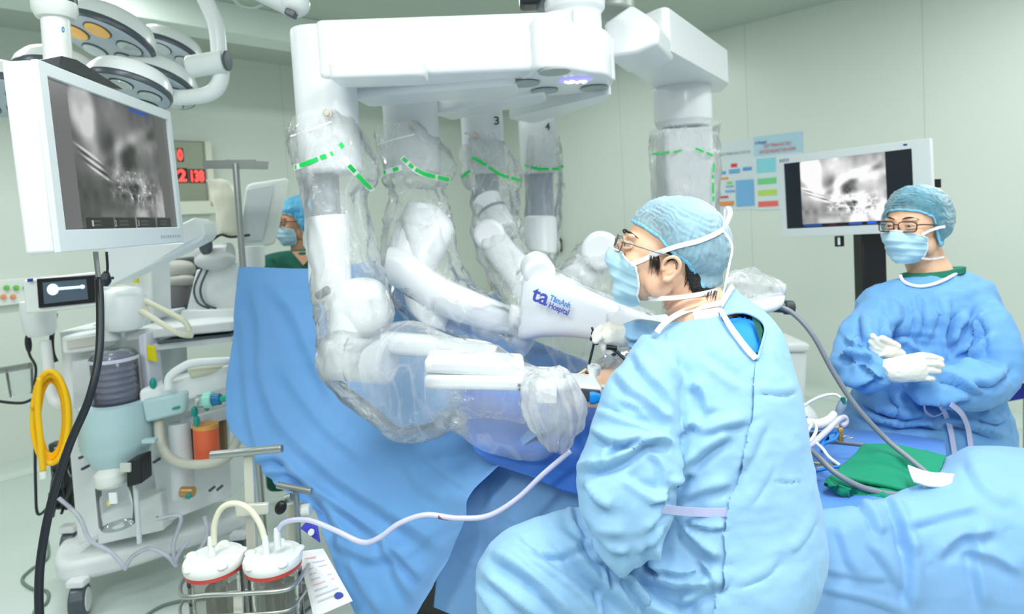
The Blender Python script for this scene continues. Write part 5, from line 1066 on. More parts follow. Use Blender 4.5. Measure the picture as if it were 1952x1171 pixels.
b = MB(); b.lathe([(.054, 0), (.054, .03), (.05, .03)], q1 - V(0, 0, .01)); b.cyl(q1 + V(0, 0, .02), q1 + V(0, 0, .5), .045); part('dark_ring', b, mat('ring_graphite', (52, 64, 72), .3), mon)
text('o', mat('logo_blue', (58, 140, 210), .5), mon, P(118, 62, 1.68), (1, -.3, 0), (0, 0, 1), .03, .01, .001, 'tube_logo')
b = MB(); b.cyl(P(182, 480, 1.62), P(188, 535, 1.62), .006); part('connector', b, mat('brushed_steel', (170, 175, 172), .35, .8), mon)
# its heavy black cable
b = MB(); b.tube([P(188, 530, 1.6), P(191, 600, 1.58), P(188, 680, 1.55), P(170, 760, 1.52), P(132, 850, 1.5), P(100, 950, 1.48), P(80, 1050, 1.46), P(74, 1130, 1.45), P(78, 1230, 1.44)], .0092, 8, 14)
solo('monitor_cable', b, m_blk, 'thick black cable hanging from the large left monitor to the floor', 'cable', smooth=180)
b = MB(); b.tube([P(203, 480, 1.75), P(205, 510, 1.75), P(203, 530, 1.75)], .0035, 5, 8); b.tube([P(203, 518, 1.75), P(200, 534, 1.75), P(198, 545, 1.75)], [.006, .016, .01], 4, 12); b.tube([P(203, 531, 1.75), P(216, 530, 1.75)], .004, 2, 8)
solo('plug_lead', b, m_blk, 'short lead with a black plug hanging under the large left monitor', 'cable', smooth=180)
# right monitor on its black stand
TL, TR, BL = P(1483, 300, 3.12), P(1773, 263, 2.66), P(1496, 452, 3.12)
m2, scr, img, (o, X, Y, n, sw, sh, w, h, L_), _ = monitor('stand_monitor', 'white monitor on a black stand behind the assistant, bright grey picture on its screen', TL, TR, BL, .05, bez=(.025, .07, .035, .04), black=(.14, .19), bright=1.05, base=(.03, .1, .14))
img = np.clip(img, 0, 1); g0 = int(nx * .14); g1 = int(nx * .81); img[:, g0:g1] = np.clip((img[:, g0:g1] - .3) * 1.7 + .38, .1, 1)
img[-9:, g0:g1] = (.02, .03, .06)
for a, c, col in ((.15, .3, (.1, .3, .6)), (.36, .42, (.3, .1, .15)), (.52, .62, (.15, .35, .7)), (.66, .73, (.1, .4, .95)), (.75, .8, (.05, .1, .2))): img[-8:-3, int(nx * a):int(nx * c)] = col
paint(scr, img.reshape(-1, 3) ** 2.2)
text('EIZO', m_navy, m2, L_ + X * .006 + Y * (h - .026) + n * .001, X, Y, .02, .045, 0, 'maker_mark')
b = MB(); boxm(b, L_, X, Y, n, w - .10, h - .02, w - .085, h - .012, 0, .001); part('blue_mark', b, m_navy, m2)
b = MB(); q = P(1668, 445, 2.95); b.prism([P(1643, 440, 2.95), P(1689, 440, 2.95), P(1689, 440, 2.95) + V(0, .08, 0), P(1643, 440, 2.95) + V(0, .08, 0)], (0, 0, -1.35)); part('stand_column', b, m_black, m2, bevel=.006)
b = MB(); b.box(V(q.x, q.y + .04, .03), (.5, .4, .06)); part('stand_base', b, m_black, m2, bevel=.015)
b = MB(); b.box(P(1600, 460, 2.98), (.035, .02, .05)); part('lower_clip', b, m_black, m2); b = MB(); b.box(P(1599, 460, 2.968), (.01, .006, .035)); part('clip_label', b, m_wt, m2)
b = MB(); b.box(P(1785, 350, 2.9), (.03, .02, .04)); part('upper_clip', b, m_black, m2)
# ------------------------------------------------------------------ operating lights
m_lw = mat('lamp_white', (232, 238, 238), .3); m_ldk = mat('lamp_grey_rim', (74, 84, 92), .3); m_lun = mat('lamp_underside', (186, 198, 206), .25); m_lens2 = mat('lamp_lens', (196, 206, 206), .08, coat=.5, spec=.8)
def petal(t, c, r, nrm, lenses, orange=False):
    nrm = Vector(nrm).normalized(); u, w_, a = frame_of(nrm)
    b = MB(); b.lathe([(.02, r * .62), (r * .5, r * .6), (r * .82, r * .46), (r * .95, r * .26), (r * .99, r * .06)], c, nrm, 40); part('petal_cover', b, m_lw, t)
    b = MB(); b.lathe([(r * .985, r * .07), (r * 1.01, 0), (r * .98, -r * .09), (r * .9, -r * .1)], c, nrm, 40, False); part('petal_rim', b, m_ldk, t)
    b = MB(); b.lathe([(r * .97, -r * .08), (r * .9, -r * .13), (.02, -r * .13)], c, nrm, 40); f = part('petal_face', b, m_lun, t)
    for k in range(lenses):
        an = 2 * math.pi * k / lenses + .3; q = c + (u * math.cos(an) + w_ * math.sin(an)) * r * .58 - nrm * r * .13
        b = MB(); b.lathe([(r * .28, 0), (r * .28, -.003), (r * .24, -.003)], q, nrm, 24, False); part('lens_ring', b, m_ldk, f)
        b = MB(); b.lathe([(r * .25, 0), (r * .25, -.006), (r * .2, -.008), (.004, -.003)], q, nrm, 24); part('lens', b, m_lens2 if not (orange and k in (2, 3)) else mat('amber_lens', (238, 186, 96), .2, emit=((255, 190, 90), .15)), f)
lA = thing('operating_light', 'ceiling operating light with petal heads and a curved white yoke, upper left', 'operating light', P(290, 110, 2.6))
petal(lA, P(205, 75, 2.35), .165, (.25, .38, 1), 5, True); petal(lA, P(318, 106, 2.75), .15, (.2, .4, 1), 5); petal(lA, P(300, 165, 2.5), .15, (.2, .42, 1), 5)
b = MB(); b.tube([P(372, -40, 2.45), P(392, 0, 2.45), P(412, 50, 2.45), P(418, 105, 2.45), P(421, 150, 2.45), P(400, 178, 2.45), P(350, 186, 2.45), P(325, 184, 2.45)], .03, 6, 18); part('yoke', b, m_lw, lA)
b = MB(); b.cyl(P(360, 128, 2.42), P(430, 116, 2.42), .042); part('yoke_joint', b, m_lw, lA, bevel=.008)
b = MB(); b.cyl(P(431, 116, 2.41), P(436, 116, 2.41), .038); part('joint_cap', b, m_ldk, lA, bevel=.003)
b = MB(); b.tube([P(310, 176, 2.42), P(322, 168, 2.41), P(326, 178, 2.41), P(318, 186, 2.42)], .007, 5); part('sterile_handle', b, m_ldk, lA)
lB = thing('operating_light', 'nearer operating light head mostly hidden behind the large left monitor', 'operating light', P(110, 190, 2.2))
petal(lB, P(245, 170, 2.05), .13, (.15, .3, 1), 5); petal(lB, P(-10, 180, 2.0), .14, (-.15, .25, 1), 5); petal(lB, P(110, 150, 2.25), .14, (0, .35, 1), 5)
b = MB(); b.cyl(P(485, -25, 2.1), P(560, 12, 2.1), .038); b.ell(P(562, 8, 2.1), (.05, .05, .042)); t = thing('ceiling_camera', 'white ceiling-hung camera head at the top edge, left of the robot', 'camera', P(540, 20, 2.1)); part('camera_body', b, m_lw, t)
b = MB(); b.box(P(555, 26, 2.06), (.035, .03, .022), Matrix.Rotation(.5, 3, 'Y')); part('camera_window', b, m_ldk, t, bevel=.004)
b = MB(); b.tube([P(440, -10, 2.6), P(455, 8, 2.6), P(480, 16, 2.6), P(500, 10, 2.6)], .006); part('camera_lead', b, mat('pale_lead', (176, 196, 184), .5), t)
# bulkhead notice
text('DUNG CU PHONG MO', mat('grey_print', (120, 135, 140), .6), bulk, q0 - DL * -1.63 + V(0, 0, -.09) + NL * .001, -DL, (0, 0, 1), .035, .3, 0, 'notice')
# ------------------------------------------------------------------ anaesthesia machine and its surroundings
m_mw = mat('machine_white', (234, 239, 240), .4); m_mg = mat('machine_grey', (214, 221, 226), .4); m_teal = mat('canister_pale_teal', (178, 208, 212), .4)
m_tk = mat('teal_knob', (14, 146, 138), .4); m_cream = mat('cream_tube', (224, 224, 200), .5); m_clear = film('clear_plastic', .2, (240, 244, 250), rough=.06, crinkle=.05)
m_clr2 = film('clear_tube', .75, (240, 240, 255), rough=.15, crinkle=.1); m_stl = mat('brushed_steel', (170, 175, 172), .35, .8)
m_metal = mat('cream_steel', (214, 214, 200), .3, .3)
def qb(name, c, th, m, pa, bev=.006, label=None, fw=None):
    """a box whose front face has the four photo corners (px, py, depth), th metres deep"""
    f = (Vector(fw) if fw else V(FWD.x, FWD.y, 0)).normalized() * th; q = [P(*p) for p in c]; b = MB()
    b.prism(q, f); return part(name, b, m, pa, bevel=bev, label=label)
am = thing('anaesthesia_machine', 'pale anaesthesia machine on wheels with teal canister and bellows, left of the blue drape', 'anaesthesia machine', P(270, 1060, 2.7))
zb = .13; b = MB(); pl = [PZ(x, y, zb) for x, y in ((104, 1108), (128, 1119), (240, 1090), (345, 1054), (458, 1016), (472, 1002), (462, 985), (300, 985), (170, 1010), (112, 1075))]
b.prism(rpoly(pl, .08), (0, 0, .085)); part('base', b, m_mw, am, bevel=.025, seg=5)
for px, py, d, r in ((152, 1146, 2.50, .062), (135, 1040, 2.75, .062), (458, 1050, 2.8, .055)):
    q = P(px, py, d); axd = V(.93, .36, 0).normalized(); b = MB(); b.cyl(q - axd * .028, q + axd * .028, r); w_ = part('wheel', b, m_ldk, am, bevel=.008)
    b = MB(); b.cyl(q - axd * .031, q + axd * .031, r * .72); part('wheel_hub', b, m_mw, w_, bevel=.003)
    b = MB(); b.box(q + V(0, 0, r + .015), (.07, .05, .03)); part('caster_fork', b, m_mw, am, bevel=.008)
qb('side_frame', [(112, 632, 2.62), (176, 625, 2.62), (192, 1020, 2.58), (148, 1042, 2.58)], .35, m_mw, am)
qb('centre_tower', [(176, 618, 2.68), (286, 605, 2.72), (300, 960, 2.72), (186, 990, 2.68)], .3, m_mg, am)
qb('lower_cabinet', [(282, 800, 2.60), (436, 768, 2.72), (441, 948, 2.72), (304, 1001, 2.60)], .32, m_mw, am)
qb('plinth_panel', [(186, 985, 2.57), (306, 940, 2.57), (312, 1012, 2.57), (186, 1040, 2.57)], .25, m_mw, am)
qb('work_shelf', [(236, 632, 2.52), (443, 612, 2.66), (443, 632, 2.66), (238, 652, 2.52)], .42, m_mw, am, .01)
qb('shelf_rail', [(290, 656, 2.55), (441, 641, 2.66), (441, 652, 2.66), (290, 670, 2.55)], .4, m_mg, am, .004)
qb('rail_gap', [(300, 652, 2.54), (441, 637, 2.655), (441, 641, 2.655), (300, 657, 2.54)], .38, m_ldk, am, .001)
qb('drawer', [(113, 643, 2.52), (190, 630, 2.54), (190, 668, 2.54), (117, 678, 2.52)], .12, m_mw, am, .014)
qb('drawer_label', [(127, 649, 2.515), (184, 640, 2.53), (184, 658, 2.53), (128, 666, 2.515)], .01, mat('label_grey', (204, 208, 200), .5), am, .001)
qb('access_door', [(137, 690, 2.56), (180, 684, 2.56), (184, 770, 2.56), (140, 780, 2.56)], .02, m_mg, am, .004)
for px, py in ((155, 872), (160, 893), (296, 880), (402, 934), (303, 985), (417, 932)):
    b = MB(); q = P(px, py, 2.55 if px < 200 else 2.58); b.cyl(q - FWD * .01, q + FWD * .03, .006); part('screw', b, m_ldk, am)
# bellows
q = P(225, 770, 2.42); z1 = P(225, 672, 2.42).z - q.z; prof = [(.02, 0)]
for k in range(8): prof += [(.062, z1 * (k + .1) / 8), (.07, z1 * (k + .45) / 8), (.062, z1 * (k + .8) / 8)]
prof += [(.02, z1)]; b = MB(); b.lathe(prof, q); part('bellows', b, mat('bellows_slate', (92, 96, 122), .35), am, smooth=70)
b = MB(); b.lathe([(.08, -.01), (.08, z1 * .98), (.07, z1 * 1.04), (.02, z1 * 1.06)], q, cap=False); part('bellows_dome', b, m_clear, am, smooth=70)
b = MB(); b.lathe([(.083, z1 * .86), (.083, z1 * .93)], q, cap=False); part('dome_ring', b, mat('ring_lavender', (206, 208, 226), .3), am)
b = MB(); b.lathe([(.076, -.03), (.088, .0), (.085, .018), (.04, .022)], q); part('bellows_base', b, mat('base_navy', (52, 58, 84), .3), am)
qb('bellows_surround', [(262, 640, 2.5), (276, 636, 2.5), (286, 742, 2.5), (270, 748, 2.5)], .1, mat('surround_lavender', (214, 218, 232), .4), am)
q = P(229, 884, 2.42); zz = lambda y: P(229, y, 2.42).z - q.z
b = MB(); b.lathe([(.03, 0), (.085, .002), (.105, zz(862)), (.124, zz(842)), (.122, zz(838)), (.126, zz(834)), (.122, zz(800)), (.115, zz(766)), (.09, zz(764))], q, n=44); part('absorber_canister', b, m_teal, am, smooth=50)
b = MB(); b.box(P(286, 840, 2.34), (.05, .03, .016)); part('canister_latch', b, m_teal, am, bevel=.004)
qb('breathing_block', [(262, 744, 2.40), (440, 694, 2.52), (440, 742, 2.52), (266, 792, 2.40)], .16, m_mw, am, .016)
qb('breathing_block_front', [(268, 764, 2.385), (352, 748, 2.43), (350, 789, 2.43), (276, 808, 2.385)], .05, m_teal, am, .012); qb('teal_mark', [(328, 778, 2.41), (341, 775, 2.415), (341, 779, 2.415), (328, 782, 2.41)], .01, m_tk, am, .001)
qb('lower_block', [(340, 800, 2.5), (436, 775, 2.58), (434, 800, 2.58), (352, 822, 2.5)], .1, m_mg, am, .006)
for px, py, r, m in ((384, 765, .024, m_clear), (398, 762, .032, mat('pale_green_plastic', (150, 214, 200), .25)), (413, 762, .022, mat('valve_blue', (10, 108, 160), .35))):
    b = MB(); b.cyl(P(px - 8, py + 1, 2.38), P(px + 8, py - 1, 2.38), r); part('valve', b, m, am, bevel=.005)
b = MB(); b.cyl(P(418, 762, 2.38), P(436, 759, 2.4), .012); part('green_port', b, mat('port_green', (30, 184, 140), .35), am)
for px, py in ((292, 731), (320, 722), (317, 728), (371, 785), (375, 803), (394, 773)):
    b = MB(); b.ell(P(px, py, 2.42), (.012, .014, .022)); part('teal_knob', b, m_tk, am)
b = MB(); b.tube([P(321, 742, 2.4), P(323, 720, 2.4), P(345, 702, 2.4), P(372, 692, 2.42), P(442, 688, 2.5)], .016, 6, 14); part('support_arm', b, m_mw, am)
b = MB(); b.cyl(P(362, 712, 2.46), P(440, 700, 2.55), .02); part('cream_roll', b, m_cream, am, bevel=.004)
# jar with lid, black box, flow tubes, orange cylinder
q = P(226, 1004, 2.36); b = MB(); zz = lambda y: P(226, y, 2.36).z - q.z
b.lathe([(.02, 0), (.056, .004), (.062, .02), (.062, zz(922)), (.048, zz(912))], q, cap=False); part('suction_jar', b, m_clear, am, smooth=60)
b = MB(); b.lathe([(.05, zz(922)), (.056, zz(918)), (.056, zz(898)), (.04, zz(890)), (.012, zz(888)), (.012, zz(876)), (.004, zz(875))], q + V(-.008, 0, 0)); part('jar_lid', b, m_offw, am)
b = MB(); b.box(P(216, 950, 2.29), (.028, .006, .04)); part('jar_label', b, m_wt, am); b = MB(); b.ell(P(208, 960, 2.3), (.008, .008, .014)); part('yellow_float', b, mat('float_yellow', (238, 226, 110), .4), am)
qb('black_box', [(240, 882, 2.30), (268, 872, 2.32), (270, 922, 2.32), (242, 930, 2.30)], .07, m_black, am, .003); qb('box_tag', [(228, 884, 2.29), (248, 884, 2.29), (248, 901, 2.29), (228, 901, 2.29)], .01, mat('label_grey', (204, 208, 200), .5), am, .002)
b = MB(); b.cyl(P(258, 925, 2.36), P(266, 1036, 2.36), .009); part('slim_pole', b, m_mg, am)
b = MB(); b.cyl(P(340, 806, 2.5), P(350, 948, 2.5), .042); part('filter_tube', b, m_mg, am, bevel=.004)
b = MB(); b.cyl(P(345, 938, 2.44), P(370, 938, 2.44), .02); part('brass_valve', b, mat('brass', (190, 150, 96), .35, .5), am, bevel=.003); b = MB(); b.ell(P(359, 946, 2.41), (.012, .008, .012)); part('teal_knob', b, m_tk, am)
qb('cylinder_bay', [(362, 812, 2.54), (426, 800, 2.6), (430, 882, 2.6), (368, 892, 2.54)], .03, mat('bay_brown', (120, 98, 66), .5), am, .006)
b = MB(); b.cyl(P(392, 812, 2.47), P(396, 884, 2.47), .046); part('orange_cylinder', b, mat('cylinder_orange', (226, 104, 66), .4), am, bevel=.01); b = MB(); b.cyl(P(392, 808, 2.47), P(392, 816, 2.47), .047); part('cylinder_collar', b, mat('collar_ochre', (222, 160, 84), .4), am)
b = MB(); b.tube([P(302, 800, 2.44), P(308, 850, 2.42), P(336, 880, 2.4), P(385, 886, 2.38), P(430, 874, 2.42), P(452, 840, 2.5), P(462, 795, 2.6)], .018, 7, 14); part('grey_hose', b, mat('hose_grey', (196, 198, 184), .5), am)
for pts in ([(265, 568, 2.5), (310, 590, 2.5), (350, 612, 2.5), (362, 632, 2.5)], [(268, 592, 2.46), (300, 612, 2.46), (340, 636, 2.46), (366, 640, 2.5)], [(222, 540, 2.5), (262, 566, 2.5), (280, 596, 2.5)]):
    b = MB(); b.tube([P(*p) for p in pts], .0105, 6, 12); part('breathing_tube', b, m_cream, am)
# vaporiser body and column beneath the screen arm
b = MB(); b.lathe([(.03, 0), (.06, .01), (.085, .06), (.086, .11), (.075, .15), (.06, .17), (.02, .18)], P(240, 632, 2.5)); part('vaporiser', b, m_mw, am)
b = MB(); b.cyl(P(214, 650, 2.5), P(212, 548, 2.5), .03); part('vaporiser', b, m_mg, am, bevel=.004)
qb('equipment_column', [(258, 480, 2.72), (288, 474, 2.72), (292, 612, 2.72), (262, 616, 2.72)], .15, m_mw, am)
for pts in ([(249, 512, 2.68), (259, 512, 2.68), (262, 540, 2.68), (253, 540, 2.68)], [(279, 658, 2.5), (292, 662, 2.5), (298, 690, 2.5), (281, 688, 2.5)]): qb('yellow_tag', pts, .015, mat('tag_yellow', (222, 212, 20), .5), am, .002)
b = MB(); b.tube([P(86, 650, 2.5), P(92, 700, 2.5), P(98, 752, 2.5), P(112, 772, 2.5), P(136, 782, 2.52)], .02, 6, 14); part('grab_handle', b, m_mw, am)
b = MB(); b.lathe([(.04, 0), (.055, .02), (.06, .1), (.058, .14)], P(78, 640, 2.5)); part('screen_pivot', b, m_mw, am)
rng = np.random.RandomState(7)
for k in range(9):
    x0, y0 = 100 + 40 * rng.rand(), 850 + 20 * rng.rand(); pts = [P(x0, y0, 2.75)]
    for j in range(5): x0 = min(150, max(98, x0 + 24 * (rng.rand() - .5))); y0 += 18 + 10 * rng.rand(); pts.append(P(x0, y0, 2.7 + .1 * rng.rand()))
    b = MB(); b.tube(pts, .006, 5, 8); part('rear_cable', b, m_blk, am)
b = MB(); b.box(P(125, 905, 2.8), (.1, .05, .3)); part('power_block', b, mat('dark_power_block', (54, 66, 64), .5), am, bevel=.01)
for pts in ([(112, 950), (150, 985), (172, 1030), (210, 1052), (238, 1082)], [(238, 1086), (252, 1062), (285, 1046), (318, 1060), (334, 1078)], [(336, 1080), (330, 1040), (345, 985), (300, 990)], [(352, 1062), (375, 1055), (395, 1020), (390, 985)], [(334, 1080), (338, 1062), (352, 1040), (362, 1030)]):
    b = MB(); b.tube([P(x, y, 2.38) for x, y in pts], .0075, 6, 10); part('drain_tube', b, m_clr2, am)
# touch screen in front of the machine
ts = thing('touch_screen', 'small tablet-like touch screen showing a white circle and bar, below the big left monitor', 'screen', P(115, 595, 2.34))
qb('casing', [(42, 534, 2.34), (184, 518, 2.36), (188, 584, 2.36), (46, 600, 2.34)], .03, m_offw, ts, .01); qb('display', [(69, 532, 2.334), (181, 524, 2.352), (183, 577, 2.352), (73, 588, 2.334)], .01, m_black, ts, .003)
s_ = qb('lit_area', [(81, 539, 2.332), (168, 532, 2.35), (170, 570, 2.35), (84, 580, 2.332)], .002, mat('screen_slate', (70, 84, 96), .3, emit=((78, 92, 104), .35)), ts, 0)
m_sl = mat('screen_light', (200, 230, 250), .3, emit=((205, 232, 250), 1.0)); q = P(101, 552, 2.328); b = MB(); b.cyl(q, q - FWD * .002, .021); part('round_icon', b, m_sl, s_)
b = MB(); b.cyl(P(110, 551, 2.328), P(158, 547, 2.34), .005); b.ell(P(157, 547, 2.34), (.009, .004, .008)); part('bar_icon', b, m_sl, s_)
qb('label', [(52, 532, 2.33), (62, 531, 2.33), (62, 537, 2.33), (52, 538, 2.33)], .003, m_navy, ts, 0)
# yellow hose coil
b = MB(); t = thing('coiled_hose', 'bright yellow hose coiled and hung on the left side of the anaesthesia machine', 'hose', P(95, 890, 2.3)); m_yh = mat('hose_yellow', (250, 196, 6), .35)
pts = []
for k in range(5):
    cx0, rx, ry, cy0 = 96 + 2 * math.sin(k * 2), 34 - 2.2 * k + 3 * (k % 2), 88 - 4 * k, 796 + 3 * math.sin(k * 1.7)
    for j in range(10): a = -math.pi / 2 + 2 * math.pi * j / 10 + .2; pts.append(P(cx0 - rx * math.cos(a + math.pi / 2) * 1.0 * (1 if True else 0) + 0, cy0 - ry * math.sin(a + math.pi / 2), 2.30 + .012 * k + .02 * math.sin(a)))
b.tube(pts, .0098, 5, 10); part('hose_loops', b, m_yh, t, smooth=180); b = MB(); b.tube([P(76, 720, 2.27), P(72, 780, 2.27), P(78, 850, 2.27), P(82, 898, 2.28)], .0105, 6, 10); part('hose_tail', b, m_yh, t, smooth=180); b = MB(); b.cyl(P(82, 898, 2.28), P(83, 912, 2.28), .012); part('hose_fitting', b, m_offw, t)
for pts, r, lab in (([(53, 596), (52, 640), (56, 675), (68, 700), (66, 735)], .005, 'thin dark lead hanging left of the machine below the touch screen'), ([(106, 598), (99, 640), (100, 672), (107, 690)], .009, 'short thick black lead just under the touch screen'),
                    ([(-10, 764), (20, 768), (45, 768), (64, 760)], .006, 'dark hose along the wall at the left edge, above the yellow hose'), ([(68, 760), (67, 850), (68, 930), (72, 980), (92, 965), (95, 940)], .0055, 'dark lead hanging to the floor beside the yellow hose')):
    b = MB(); b.tube([P(x, y, 2.55) for x, y in pts], r, 6, 10)
    if r == .005: b.ell(P(54, 655, 2.55), (.012, .012, .04))
    solo('cable', b, m_blk, lab, 'cable', smooth=180)
b = MB(); b.tube([PZ(x, y, .008) for x, y in ((85, 1010), (92, 1060), (60, 1085), (42, 1105), (60, 1122), (90, 1128), (88, 1150), (66, 1165), (60, 1200))], .006, 6, 8); solo('cable', b, mat('floor_cable', (120, 140, 130), .5), 'thin grey-green cable lying on the floor at the lower left', 'cable', smooth=180)
b = MB(); b.tube([PZ(x, y, .008) for x, y in ((280, 1172), (310, 1155), (350, 1145), (400, 1140))], .006, 6, 8); solo('cable', b, mat('floor_cable', (120, 140, 130), .5), 'thin cable on the floor behind the suction canisters', 'cable', smooth=180)
# wire tray with jar on the wall, far left
t = thing('wall_tray', 'small steel holder with a clear cup at the left edge, above the dark hose', 'tray', P(30, 760, 2.9)); b = MB(); b.cyl(P(-8, 708, 2.9), P(58, 697, 2.9), .015); part('rail', b, m_stl, t)
b = MB(); b.lathe([(.04, 0), (.045, .005), (.052, .13)], P(42, 755, 2.9), cap=False); part('cup', b, m_clear, t)
# ------------------------------------------------------------------ things behind: monitor back, white arm, IV pole, supplies
t = thing('swing_arm', 'white angular swing arm behind the large left monitor', 'equipment arm', P(300, 560, 2.35))
b = MB(); b.prism([P(200, 470, 2.35), P(345, 462, 2.35), P(338, 430, 2.4), P(370, 414, 2.4), P(388, 424, 2.4), P(392, 446, 2.4), P(384, 458, 2.4), P(300, 500, 2.37), P(212, 545, 2.35), P(200, 540, 2.35)], FWD * .1); part('arm_cover', b, m_mw, t, bevel=.008)
t = thing('display', 'white display seen from behind, tilted, beside the person in green scrubs', 'display', P(500, 475, 3.0))
qb('back_shell', [(468, 350, 2.95), (548, 338, 3.05), (519, 468, 3.05), (450, 474, 2.95)], .05, m_offw, t, .02); qb('inner_panel', [(470, 362, 2.945), (522, 352, 3.0), (500, 458, 3.0), (455, 462, 2.945)], .005, m_mg, t, .003)
t = thing('draped_monitor', 'grey monitor head with white stand covered in a cream plastic bag, behind the steel pole', 'monitor', P(410, 610, 2.9))
S = catmull([(392, 345, 425, 340, 2.85, .04), (400, 370, 452, 362, 2.85, .05), (412, 420, 460, 420, 2.85, .05), (420, 450, 456, 452, 2.85, .04)], 6); b = MB(); b.loft([tuple(s) for s in S], 1, 40); v = np.array([tuple(q) for q in b.v]); N = normals(v, b.f); b.v = (v + N * (.008 * ridged(v, 8, 4))[:, None]).tolist(); part('cream_bag', b, mat('cream_bag', (226, 226, 208), .4), t)
b = MB(); b.cyl(P(380, 488, 2.85), P(440, 484, 2.85), .05); b.ell(P(410, 496, 2.82), (.09, .06, .045)); part('monitor_head', b, mat('head_grey', (198, 202, 204), .4), t); b = MB(); b.ell(P(392, 468, 2.78), (.03, .02, .045)); part('dark_window', b, m_ldk, t)
qb('stand_panel', [(374, 515, 2.85), (452, 500, 2.85), (452, 604, 2.85), (350, 612, 2.85)], .08, m_mw, t); qb('stand_base', [(345, 592, 2.8), (452, 590, 2.8), (452, 616, 2.8), (342, 622, 2.8)], .15, m_mw, t)
for dx in (0, 12):
    b = MB(); b.tube([P(385 + dx, 512, 2.83), P(370 + dx, 550, 2.83), P(378 + dx, 578, 2.83), P(400 + dx, 588, 2.83)], .005, 6, 8); part('lead', b, m_ldk, t)
b = MB(); b.tube([P(345, 440, 2.8), P(372, 450, 2.8), P(395, 462, 2.8), P(420, 448, 2.8), P(440, 452, 2.8), P(476, 448, 2.8)], .006, 5, 8); part('lead', b, m_black, t)
t = thing('iv_pole', 'steel infusion pole with a flat hook plate on top, left end of the blue drape', 'infusion pole', V(P(452, 310, 2.46).x, P(452, 310, 2.46).y, 0))
q = P(449, 312, 2.46); q2 = P(463, 510, 2.46); b = MB(); b.cyl(q, q2, .0125); b.cyl(q2, V(q2.x, q2.y, .05), .0125); part('pole', b, m_stl, t)
qb('hook_plate', [(384, 306, 2.46), (488, 304, 2.46), (486, 322, 2.46), (388, 322, 2.46)], .004, m_stl, t, .001); qb('hook_plate', [(430, 304, 2.6), (512, 308, 2.6), (510, 323, 2.6), (432, 322, 2.6)], .004, m_stl, t, .001)
b = MB(); b.cyl(V(q2.x, q2.y, .02), V(q2.x, q2.y, .05), .2); part('pole_base', b, m_stl, t)
b = MB(); b.lathe([(.04, 0), (.05, .01), (.055, .09), (.05, .1)], P(482, 514, 2.7)); solo('white_cup', b, m_offw, 'white cup-shaped holder between the steel pole and the person in green', 'holder')
t = thing('supply_cart', 'dark supply cart with blue cloth and grey bundles seen past the white swing arm', 'cart', P(320, 640, 3.3))
qb('cart_body', [(282, 500, 3.3), (372, 490, 3.3), (372, 640, 3.3), (282, 640, 3.3)], .4, mat('cart_dark', (72, 78, 84), .6), t)
for c_, rr_, m in ((P(312, 545, 3.22), (.055, .05, .1), mat('cloth_cobalt', (22, 104, 178), .7)), (P(330, 515, 3.2), (.11, .05, .05), mat('bundle_grey', (176, 178, 170), .6)), (P(345, 560, 3.2), (.05, .05, .14), mat('bundle_taupe', (122, 118, 122), .6)), (P(330, 600, 3.2), (.16, .05, .06), mat('cloth_navy', (34, 46, 92), .7)), (P(345, 535, 3.18), (.07, .04, .03), mat('bundle_grey', (176, 178, 170), .6))):
    b = MB(); b.ell(c_, rr_, pw=.8); part('bundle', b, m, t)
# ------------------------------------------------------------------ suction stand with two canisters, front left
ss = thing('suction_stand', 'cream steel suction stand with a T-shaped handle and wire basket', 'suction stand', P(470, 1200, 1.72))
b = MB(); b.cyl(P(402, 868, 1.72), P(538, 855, 1.70), .011); part('handle_bar', b, m_stl, ss, bevel=.002)
qb('post', [(463, 870, 1.72), (481, 868, 1.72), (494, 1240, 1.72), (476, 1240, 1.72)], .02, m_metal, ss, .003); qb('cross_plate', [(447, 965, 1.70), (511, 960, 1.70), (512, 982, 1.70), (449, 988, 1.70)], .015, m_metal, ss, .005)
for y0, r in ((1136, .0055), (1176, .004)):
    b = MB(); b.tube([P(362, y0 - 38, 1.72), P(346, y0, 1.52), P(400, y0 - 1, 1.49), P(480, y0 - 5, 1.49), P(548, y0 - 12, 1.50), P(572, y0 - 34, 1.56), P(588, y0 - 62, 1.7), P(566, y0 - 64, 1.74), P(470, y0 - 50, 1.78)], r, 6, 10, closed=True); part('basket_wire', b, m_stl, ss, smooth=180)
qb('front_strut', [(444, 1136, 1.5), (462, 1135, 1.5), (464, 1240, 1.5), (446, 1240, 1.5)], .01, m_metal, ss, .002)
def canister(px, py, d, r, lab):
    q = P(px, py, d); t = thing('suction_canister', lab, 'canister', q - V(0, 0, .28), 'suction canisters in the wire basket'); q = q - V(0, 0, .28)
    b = MB(); b.lathe([(.02, 0), (r * .9, .004), (r * .93, .03), (r * .93, .25), (r * .96, .262)], q, n=48, cap=False); part('jar', b, film('canister_clear', .12, (214, 214, 210), rough=.05, crinkle=.05, clear=(238, 238, 234)), t, smooth=60)
    b = MB(); b.lathe([(r * .985, .252), (r * .985, .264)], q, n=48); part('red_seal', b, mat('seal_red', (206, 72, 66), .5), t)
    b = MB(); pr = [(r * 1.0, .262), (r * 1.03, .268), (r * 1.03, .278), (r * .99, .284), (r * .8, .286), (r * .75, .282), (.02, .283)]; b.lathe(pr, q, n=48); lid = part('lid', b, m_offw, t)
    for k in range(5): a = k * 1.256 + .4; b = MB(); b.ell(q + V(math.cos(a) * r * .92, math.sin(a) * r * .92, .283), (.014, .014, .007)); part('lid_clip', b, m_offw, lid)
    b = MB(); b.box(q + V(.0, 0, .12), (r * .5, r * .9, .2)); part('filter_insert', b, film('insert_smoke', .3, (190, 190, 182), rough=.2, clear=(225, 225, 220)), t, bevel=.01)
    return q
